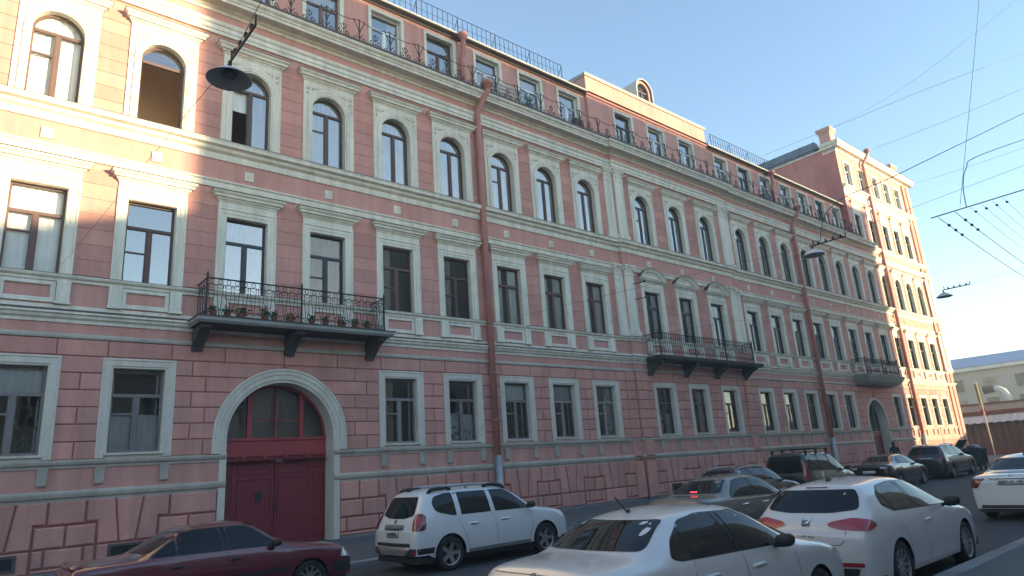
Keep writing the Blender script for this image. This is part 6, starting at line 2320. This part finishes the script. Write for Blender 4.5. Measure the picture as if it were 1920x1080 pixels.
c.patch('brake_lamp', round_poly([(-0.16, 1.345), (0.16, 1.345), (0.16, 1.358), (-0.16, 1.358)], 0.005), 'darkredlens', 'B', 0.012, 0.1)
for sg in (-1, 1):
    c.patch('reflector', round_poly([(sg * 0.72, 0.40), (sg * 0.72, 0.45), (sg * 0.34, 0.45), (sg * 0.34, 0.40)], 0.02), 'redlens', 'B', 0.012, 0.1)
for sd in 'RL':
    c.seam([(0.98, 0.98), (1.05, 0.82), (1.16, 0.62), (1.20, 0.30)], sd)
    c.seam([(1.78, 0.95), (1.84, 0.60), (1.82, 0.30)], sd)
    c.seam([(2.98, 0.90), (3.02, 0.60), (2.90, 0.30)], sd)
c.corner('tail_light', round_poly([(-0.40, 0.895), (-0.30, 0.845), (0.02, 0.83), (0.18, 0.885), (0.10, 0.955), (-0.10, 0.985), (-0.34, 0.94)], 0.05), 'redlens', 0.010)
c.patch('badge', round_poly([(-0.055, 0.875), (0.055, 0.875), (0.055, 0.975), (-0.055, 0.975)], 0.02), 'chrome', 'B', 0.016, 0.2, rim=0.01)
for a, b in (((-0.035, 0.955), (0.035, 0.945)), ((0.035, 0.945), (-0.035, 0.905)), ((-0.035, 0.905), (0.035, 0.895))):
    c.seam([a, b], 'B', 0.012, 'platetext')
for o_ in [ch for ch in c.body.children][-3:]:
    o_.location.x = -0.018
    o_.name = 'badge_stroke'
c.text('L E O N', 0.02, 0.755, 0.034, 'greyplastic', 0.30, 0.012)
c.seam([(-0.54, 0.83), (-0.53, 0.72), (-0.46, 0.66), (0.46, 0.66), (0.53, 0.72), (0.54, 0.83)], 'B')
c.patch('lower_bumper', round_poly([(-0.62, 0.28), (0.62, 0.28), (0.66, 0.38), (-0.66, 0.38)], 0.03), 'blackplastic', 'B', 0.008, 0.1)
c.plate(0, 0.54)
c.handles([(1.95, 0.80)], warmwhite, 0.2)
c.mirrors(2.78, 0.98, 'blackplastic', 1.05)
c.antenna(0.95)
c.wheel_set(10, cover=0.70)

# ---- white saloon further up the near row
L = 4.6
c = Car('white_saloon', 'white executive saloon with chrome boot strip and white number plate', 'car', 18.9, 4.80, L, 1.78,
        [(0, 0.90), (0.03, 1.0), (0.12, 1.03), (0.60, 1.06), (0.75, 1.075), (1.45, 1.37), (1.75, 1.43), (2.2, 1.447), (2.6, 1.42), (2.75, 1.38), (3.4, 1.02), (3.6, 0.98), (4.1, 0.90), (4.45, 0.78), (4.57, 0.66), (4.6, 0.5)],
        [(0, 0.88), (0.3, 0.95), (1, 0.95), (3.4, 0.88), (4.1, 0.80), (4.6, 0.46)],
        [(0, 0.74), (0.7, 0.70), (1.5, 0.56), (2.6, 0.56), (3.4, 0.66), (4.3, 0.64), (4.6, 0.55)], (0.92, 3.68), 0.32, paint('clean_white_paint', (0.66, 0.66, 0.66)),
        [(0, 0.88), (0.06, 0.93), (0.2, 0.975), (0.5, 1.0), (3.7, 1.0), (4.2, 0.96), (4.48, 0.90), (4.6, 0.8)])
c.glasshouse([(1.05, 1.0), (3.15, 0.95), (3.2, 0.97), (2.72, 1.30), (2.5, 1.355), (1.85, 1.37), (1.5, 1.32), (1.15, 1.10)], [(1.42, 1.36), (2.2, 2.1), (2.3, 2.2)], 0.015)
c.patch('rear_window', round_poly([(-0.64, 1.095), (0.64, 1.095), (0.52, 1.345), (-0.52, 1.345)], 0.05), 'carglass', 'B', 0.006)
c.patch('windscreen', round_poly([(-0.62, 1.05), (0.62, 1.05), (0.52, 1.36), (-0.52, 1.36)], 0.05), 'carglass', 'F', 0.006)
c.corner('tail_light', round_poly([(-0.14, 0.73), (0.08, 0.76), (0.14, 0.93), (-0.26, 0.95), (-0.22, 0.86)], 0.02), 'darkredlens', 0.010)
for sd in 'RL':
    c.seam([(1.32, 0.98), (1.36, 0.6), (1.40, 0.30)], sd)
    c.seam([(2.25, 0.95), (2.27, 0.30)], sd)
c.patch('chrome_strip', [(-0.42, 0.93), (0.42, 0.93), (0.42, 0.955), (-0.42, 0.955)], 'chrome', 'B', 0.03, 0.2, rim=0.03)
c.plate(0, 0.865, 'B007YB 198')
c.patch('lower_bumper', round_poly([(-0.70, 0.29), (0.70, 0.29), (0.68, 0.36), (-0.68, 0.36)], 0.02), 'blackplastic', 'B', 0.008, 0.1)
mb, x0 = c.ring_badge(0, 0.995, 0.035)
for a in (90, 210, 330):
    mb.tube([(x0 - 0.012, 0, 0.995), (x0 - 0.012, 0.033 * math.cos(R(a)), 0.995 + 0.033 * math.sin(R(a)))], 0.004, 4)
mb.build('badge', 'chrome', c.root)
c.mirrors(3.05, 1.0, 'blackplastic')
c.antenna(1.62)
c.wheel_set(7, cover=0.7)

# ---- grey saloon in the travel lane
grey = paint('grey_beige_paint', (0.16, 0.150, 0.140), 0.4, 0.35)
L = 4.40
c = Car('grey_saloon', 'grey-beige saloon in the driving lane with its high brake light on', 'car', 12.4, 9.35, L, 1.70,
        [(0, 0.95), (0.03, 1.02), (0.12, 1.05), (0.50, 1.07), (0.62, 1.08), (1.25, 1.39), (1.55, 1.44), (1.95, 1.46), (2.4, 1.44), (2.6, 1.40), (3.3, 1.02), (3.5, 0.98), (3.9, 0.90), (4.2, 0.80), (4.36, 0.66), (4.4, 0.5)],
        [(0, 0.90), (0.3, 0.96), (1, 0.955), (3.2, 0.88), (3.9, 0.80), (4.4, 0.46)],
        [(0, 0.70), (0.6, 0.66), (1.3, 0.54), (2.5, 0.55), (3.3, 0.66), (4.2, 0.62), (4.4, 0.5)], (0.93, 3.5), 0.31, grey, SED2)
c.glasshouse([(0.98, 1.0), (3.0, 0.95), (3.08, 0.97), (2.6, 1.30), (2.4, 1.365), (1.75, 1.385), (1.4, 1.33), (1.08, 1.12)], [(2.0, 1.92), (2.1, 2.02)], 0.015)
c.patch('rear_window', round_poly([(-0.63, 1.10), (0.63, 1.10), (0.50, 1.355), (-0.50, 1.355)], 0.05), 'carglass', 'B', 0.006)
c.patch('windscreen', round_poly([(-0.62, 1.05), (0.62, 1.05), (0.50, 1.37), (-0.50, 1.37)], 0.05), 'carglass', 'F', 0.006)
c.patch('high_brake_light', round_poly([(-0.09, 1.116), (0.09, 1.116), (0.09, 1.134), (-0.09, 1.134)], 0.006), 'brakelight', 'B', 0.014, 0.2)
for sg in (-1, 1):
    c.patch('tail_light', round_poly([(sg * 0.72, 0.74), (sg * 0.72, 0.92), (sg * 0.45, 0.92), (sg * 0.50, 0.76)], 0.03), 'redlens', 'B', 0.01)
for sd in 'RL':
    c.patch('chrome_trim', [(0.85, 0.945), (3.1, 0.90), (3.1, 0.92), (0.85, 0.965)], 'chrome', sd, 0.009)
    c.seam([(2.05, 0.95), (2.07, 0.30)], sd)
    c.seam([(1.2, 0.95), (1.3, 0.60), (1.32, 0.30)], sd)
c.handles([(1.45, 0.82), (2.3, 0.81)], 'chrome', 0.2)
c.plate(0, 0.75)
c.mirrors(2.95, 0.98, grey)
c.antenna(1.5)
c.wheel_set(7)

# ---- dark estate with silver roof rails, far row
navy = paint('dark_blue_grey_paint', (0.022, 0.026, 0.034), 0.2, 0.3)
L = 4.25
c = Car('dark_estate', 'dark blue-grey estate car with thin silver roof rails behind the grey saloon', 'car', 19.3, 12.9, L, 1.73,
        [(0, 0.90), (0.04, 1.02), (0.15, 1.15), (0.42, 1.42), (0.6, 1.465), (1.4, 1.50), (2.2, 1.47), (2.45, 1.41), (3.15, 1.03), (3.4, 0.98), (3.9, 0.88), (4.2, 0.68), (4.25, 0.5)],
        [(0, 0.84), (0.2, 0.98), (1, 0.98), (3.1, 0.89), (3.9, 0.78), (4.25, 0.46)],
        [(0, 0.68), (0.3, 0.64), (0.6, 0.57), (2.3, 0.57), (3.2, 0.66), (4.25, 0.5)], (0.82, 3.38), 0.31, navy)
c.glasshouse([(0.55, 1.10), (0.75, 1.03), (2.9, 0.96), (3.0, 0.98), (2.42, 1.34), (2.2, 1.395), (0.75, 1.40), (0.58, 1.28)], [(1.1, 1.02), (1.18, 1.10), (1.9, 1.8), (2.0, 1.9)], 0.015)
c.patch('rear_window', round_poly([(-0.60, 1.10), (0.60, 1.10), (0.52, 1.40), (-0.52, 1.40)], 0.05), 'carglass', 'B', 0.006)
for sg in (-1, 1):
    c.patch('tail_light', round_poly([(sg * 0.74, 0.84), (sg * 0.74, 1.08), (sg * 0.60, 1.06), (sg * 0.60, 0.86)], 0.02), 'redlens', 'B', 0.01)
c.rails(0.55, 2.2, 0.54, 'rim', 0.05, 0.02)
c.plate(0, 0.80)
c.mirrors(2.85, 1.0, 'blackplastic')
c.wheel_set(7)

# ---- dark green van with roof bars
vang = paint('black_green_paint', (0.012, 0.022, 0.022), 0.1, 0.3)
L = 4.14
c = Car('dark_van', 'dark green glazed van with black roof bars and tall red tail lights', 'van', 24.0, 12.95, L, 1.78,
        [(0, 1.0), (0.03, 1.25), (0.08, 1.55), (0.16, 1.74), (0.30, 1.785), (1.2, 1.81), (2.0, 1.79), (2.4, 1.70), (3.10, 1.15), (3.3, 1.08), (3.8, 0.94), (4.08, 0.74), (4.14, 0.5)],
        [(0, 0.95), (0.1, 1.05), (1, 1.06), (2.9, 1.0), (3.6, 0.90), (4.14, 0.46)],
        [(0, 0.78), (0.1, 0.74), (0.3, 0.68), (2.2, 0.64), (3.1, 0.68), (4.14, 0.5)], (0.74, 3.43), 0.31, vang)
c.glasshouse([(0.22, 1.12), (2.95, 1.03), (3.05, 1.06), (2.42, 1.58), (2.2, 1.66), (0.35, 1.68), (0.22, 1.6)], [(1.05, 1.05), (1.13, 1.13), (1.95, 1.88), (2.04, 1.96)], 0.015)
c.patch('rear_window', round_poly([(-0.66, 1.08), (0.66, 1.08), (0.60, 1.66), (-0.60, 1.66)], 0.06), 'carglass', 'B', 0.006)
for sg in (-1, 1):
    c.patch('tail_light', round_poly([(sg * 0.77, 0.85), (sg * 0.77, 1.40), (sg * 0.69, 1.40), (sg * 0.69, 0.85)], 0.02), 'redlens', 'B', 0.012)
for sd in 'RL':
    c.patch('tail_light', round_poly([(0.01, 0.85), (0.13, 0.85), (0.13, 1.40), (0.06, 1.40)], 0.02), 'redlens', sd, 0.01)
for x in (0.45, 1.25, 2.05):
    mb = MB()
    zz = c.topf(x)
    mb.box(x - 0.035, x + 0.035, -0.72, 0.72, zz + 0.07, zz + 0.105)
    for sg in (-1, 1):
        mb.box(x - 0.05, x + 0.05, sg * 0.66 - 0.03, sg * 0.66 + 0.03, zz - 0.12, zz + 0.08)
    mb.build('roof_bar', 'blackplastic', c.root)
c.plate(0, 0.75)
c.mirrors(2.92, 1.10, 'blackplastic')
c.wheel_set(7, 'greyplastic')

# ---- black saloon
black = paint('black_paint', (0.010, 0.010, 0.012), 0.0, 0.25)
L = 4.45
c = Car('black_saloon', 'black fastback saloon with wide pale-lit tail lights near the far gateway', 'car', 31.0, 12.9, L, 1.78,
        [(0, 0.94), (0.04, 1.02), (0.12, 1.05), (0.45, 1.07), (0.60, 1.09), (1.4, 1.36), (1.7, 1.41), (2.1, 1.425), (2.5, 1.40), (2.65, 1.36), (3.35, 1.0), (3.6, 0.95), (4.1, 0.84), (4.40, 0.68), (4.45, 0.5)],
        [(0, 0.90), (0.3, 0.97), (1, 0.97), (3.2, 0.88), (4.0, 0.78), (4.45, 0.46)],
        [(0, 0.74), (0.6, 0.68), (1.4, 0.54), (2.5, 0.54), (3.3, 0.66), (4.45, 0.5)], (0.92, 3.57), 0.32, black)
c.glasshouse([(1.0, 1.02), (3.05, 0.96), (3.12, 0.98), (2.62, 1.27), (2.4, 1.33), (1.85, 1.345), (1.5, 1.29), (1.1, 1.10)], [(1.4, 1.34), (2.1, 2.0), (2.18, 2.08)], 0.015)
c.patch('rear_window', round_poly([(-0.62, 1.11), (0.62, 1.11), (0.50, 1.33), (-0.50, 1.33)], 0.05), 'carglass', 'B', 0.006)
for sg in (-1, 1):
    t = c.patch('tail_light', round_poly([(sg * 0.77, 0.80), (sg * 0.77, 0.92), (sg * 0.42, 0.94), (sg * 0.48, 0.82)], 0.03), 'darkredlens', 'B', 0.01)
    c.patch('lamp_lens', round_poly([(sg * 0.70, 0.84), (sg * 0.70, 0.91), (sg * 0.47, 0.92), (sg * 0.50, 0.85)], 0.02), 'clearlens', 'B', 0.016, 0.1, t)
for sd in 'RL':
    c.patch('sill_trim', [(1.3, 0.30), (3.1, 0.30), (3.1, 0.33), (1.3, 0.33)], 'chrome', sd, 0.01)
c.plate(0, 0.72)
mb, x0 = c.ring_badge(0, 0.97, 0.04)
mb.build('badge', 'chrome', c.root)
c.mirrors(3.0, 1.0, 'blackplastic')
c.wheel_set(10)

# ---- dark off-roader
taupe = paint('dark_taupe_paint', (0.026, 0.023, 0.022), 0.2, 0.3)
L = 4.85
c = Car('dark_suv', 'large dark taupe off-roader with silver roof rails parked before the sunlit corner', 'car', 37.6, 12.95, L, 1.92,
        [(0, 0.98), (0.04, 1.08), (0.12, 1.18), (0.45, 1.55), (0.62, 1.63), (1.4, 1.68), (2.4, 1.66), (2.75, 1.58), (3.5, 1.16), (3.75, 1.10), (4.4, 1.0), (4.75, 0.82), (4.85, 0.6)],
        [(0, 0.94), (0.3, 1.08), (1, 1.09), (3.4, 1.02), (4.3, 0.92), (4.85, 0.55)],
        [(0, 0.78), (0.5, 0.66), (2.4, 0.64), (3.5, 0.74), (4.85, 0.6)], (0.95, 3.83), 0.37, taupe, sill=0.28)
c.glasshouse([(0.62, 1.22), (0.85, 1.14), (3.2, 1.08), (3.3, 1.11), (2.7, 1.48), (2.45, 1.55), (0.95, 1.56), (0.70, 1.42)], [(1.15, 1.07), (1.25, 1.17), (2.1, 2.0), (2.2, 2.1)], 0.015)
c.patch('rear_window', round_poly([(-0.66, 1.18), (0.66, 1.18), (0.56, 1.53), (-0.56, 1.53)], 0.06), 'carglass', 'B', 0.006)
for sg in (-1, 1):
    c.patch('tail_light', round_poly([(sg * 0.82, 0.92), (sg * 0.82, 1.10), (sg * 0.66, 1.08), (sg * 0.68, 0.94)], 0.03), 'redlens', 'B', 0.012)
c.patch('chrome_strip', [(-0.4, 0.98), (0.4, 0.98), (0.4, 1.02), (-0.4, 1.02)], 'chrome', 'B', 0.02, 0.2, rim=0.02)
for sd in 'RL':
    c.patch('sill_trim', [(1.45, 0.36), (3.3, 0.36), (3.3, 0.40), (1.45, 0.40)], 'chrome', sd, 0.01)
c.rails(0.65, 2.5, 0.62, 'rim', 0.06, 0.024)
c.mirrors(3.15, 1.16, 'blackplastic', 1.1)
c.wheel_set(7, cover=0.72, wd=0.25)

# ------------------------------------------------------------------ refuse container and passer-by
M['bingreen'] = mat('bin_green', (0.025, 0.05, 0.042), 0.55, var=0.2, vscale=3, fine=0.1)
M['bag'] = mat('rubbish_bag', (0.10, 0.09, 0.09), 0.4, var=0.3, vscale=6)
bx = 46.2
db = empty('refuse_container', 'dark green wheeled refuse container heaped with bags at the kerb', 'container', (bx, 13.5 - D, 0.0))
mb = MB()
mb.loops([[(0.08, -0.50, 0.22), (1.22, -0.50, 0.22), (1.22, 0.50, 0.22), (0.08, 0.50, 0.22)],
          [(0, -0.62, 1.15), (1.30, -0.62, 1.15), (1.30, 0.62, 1.15), (0, 0.62, 1.15)],
          [(-0.05, -0.67, 1.17), (1.35, -0.67, 1.17), (1.35, 0.67, 1.17), (-0.05, 0.67, 1.17)],
          [(-0.05, -0.67, 1.25), (1.35, -0.67, 1.25), (1.35, 0.67, 1.25), (-0.05, 0.67, 1.25)],
          [(0.03, -0.58, 1.25), (1.27, -0.58, 1.25), (1.27, 0.58, 1.25), (0.03, 0.58, 1.25)],
          [(0.05, -0.56, 0.9), (1.25, -0.56, 0.9), (1.25, 0.56, 0.9), (0.05, 0.56, 0.9)]], True)
mb.f.append((20, 21, 22, 23)); mb.m.append(0)
mb.f.append((3, 2, 1, 0)); mb.m.append(0)
for x in (0.25, 0.6, 0.95):
    mb.box(x, x + 0.06, -0.66, -0.58, 0.35, 1.15)
mb.build('container_body', 'bingreen', db)
mb = MB()
mb.add([(-0.05, 0.60, 1.27), (1.35, 0.60, 1.27), (1.35, 0.25, 1.75), (-0.05, 0.25, 1.75), (-0.05, 0.66, 1.29), (1.35, 0.66, 1.29), (1.35, 0.31, 1.78), (-0.05, 0.31, 1.78)],
       [(0, 1, 2, 3), (7, 6, 5, 4), (0, 4, 5, 1), (1, 5, 6, 2), (2, 6, 7, 3), (3, 7, 4, 0)])
mb.build('lid', 'bingreen', db)
for x in (0.2, 1.1):
    for y in (-0.42, 0.42):
        mb = MB()
        mb.lathe([(0, -0.03), (0.1, -0.03), (0.1, 0.03), (0, 0.03)], 12, (x, y, 0.1), 'y')
        mb.build('castor', 'tyre', db)
rb = random.Random(4)
for i, (x, y, lab) in enumerate(((0.35, -0.2, 'grey rubbish bag heaped on the container beside the lid'), (0.85, -0.15, 'crumpled dark rubbish bag on top of the container'))):
    mb = MB()
    rows_ = []
    for t in range(7):
        u = math.pi * t / 6
        rows_.append([(x + (0.30 * math.sin(u) + 0.02) * math.cos(a) * (1 + 0.15 * math.sin(3 * a + t)), y + (0.28 * math.sin(u) + 0.02) * math.sin(a) * (1 + 0.12 * math.cos(4 * a + t)), 1.24 - 0.22 * math.cos(u)) for a in [2 * math.pi * q / 12 for q in range(12)]])
    mb.loops(rows_, True)
    mb.build('rubbish_bag', 'bag', None, True, (bx, 13.5 - D, 0.0), label=lab, cat='bag')

M['skin'] = mat('skin', (0.36, 0.22, 0.17), 0.6)
M['hair'] = mat('dark_hair', (0.015, 0.012, 0.012), 0.6)
M['jacket'] = mat('dark_jacket', (0.02, 0.02, 0.026), 0.8, var=0.2, vscale=6)
M['trousers'] = mat('dark_trousers', (0.018, 0.02, 0.03), 0.85)


def skin_body(name, verts, edges, radii, mt, parent, sub=2):
    me = bpy.data.meshes.new(name)
    me.from_pydata(verts, edges, [])
    o = bpy.data.objects.new(name, me)
    COL.objects.link(o)
    md = o.modifiers.new('s', 'SKIN')
    for i, r_ in enumerate(radii):
        me.skin_vertices[0].data[i].radius = r_ if isinstance(r_, tuple) else (r_, r_)
    me.skin_vertices[0].data[0].use_root = True
    o.modifiers.new('d', 'SUBSURF').levels = sub
    me2 = bpy.data.meshes.new_from_object(o.evaluated_get(bpy.context.evaluated_depsgraph_get()))
    bpy.data.objects.remove(o)
    me2.materials.clear()
    me2.materials.append(M[mt])
    for p in me2.polygons:
        p.use_smooth = True
    return link(name, me2, parent)


pp = empty('person', 'person in a dark jacket walking on the pavement by the far gateway', 'person', (46.6, 17.6 - D, 0.135))
pv = [(0, 0, 0.93), (0, 0, 1.15), (0, 0, 1.38), (0, 0, 1.50), (0, 0, 1.60), (0.02, 0, 1.70),
      (0, 0.10, 0.90), (0.12, 0.10, 0.50), (0.02, 0.10, 0.08), (0.16, 0.10, 0.04),
      (0, -0.10, 0.90), (-0.02, -0.10, 0.50), (-0.22, -0.10, 0.12), (-0.08, -0.10, 0.04),
      (0, 0.20, 1.40), (-0.08, 0.25, 1.13), (0.06, 0.26, 0.90), (0.10, 0.26, 0.82),
      (0, -0.20, 1.40), (0.06, -0.25, 1.13), (0.22, -0.25, 0.95), (0.28, -0.25, 0.90)]
pe = [(0, 1), (1, 2), (2, 3), (3, 4), (4, 5), (0, 6), (6, 7), (7, 8), (8, 9), (0, 10), (10, 11), (11, 12), (12, 13), (2, 14), (14, 15), (15, 16), (16, 17), (2, 18), (18, 19), (19, 20), (20, 21)]
pr_ = [(0.15, 0.12), (0.15, 0.12), (0.17, 0.12), 0.06, (0.085, 0.095), (0.08, 0.09), 0.095, 0.065, 0.045, 0.045, 0.095, 0.065, 0.045, 0.045, 0.07, 0.05, 0.038, 0.032, 0.07, 0.05, 0.038, 0.032]
skin_body('body', pv, pe, pr_, 'jacket', pp)
mb = MB()
mb.lathe([(0.0, -0.13), (0.055, -0.12), (0.078, -0.07), (0.088, 0.0), (0.085, 0.06), (0.06, 0.11), (0.0, 0.13)], 14, (0.02, 0, 1.655))
mb.build('face', 'skin', pp, True)
mb = MB()
mb.lathe([(0.095, -0.03), (0.102, 0.02), (0.098, 0.07), (0.07, 0.125), (0.0, 0.15)], 14, (-0.005, 0, 1.66))
mb.build('hair', 'hair', pp, True)

# ------------------------------------------------------------------ thin evening haze in the street
hz = bpy.data.materials.new('evening_haze')
hz.use_nodes = True
hn = hz.node_tree
hn.nodes.clear()
ho = hn.nodes.new('ShaderNodeOutputMaterial')
hv = hn.nodes.new('ShaderNodeVolumePrincipled')
hv.inputs['Color'].default_value = (0.96, 0.95, 0.93, 1)
hv.inputs['Density'].default_value = 0.0020
hv.inputs['Anisotropy'].default_value = 0.0
hn.links.new(hv.outputs[0], ho.inputs['Volume'])
mb = MB()
mb.box(-60, 160, -60, 75, -1.1, 33.5)
mb.build('haze', hz, kind='stuff', label='thin warm evening haze filling the street', cat='haze')
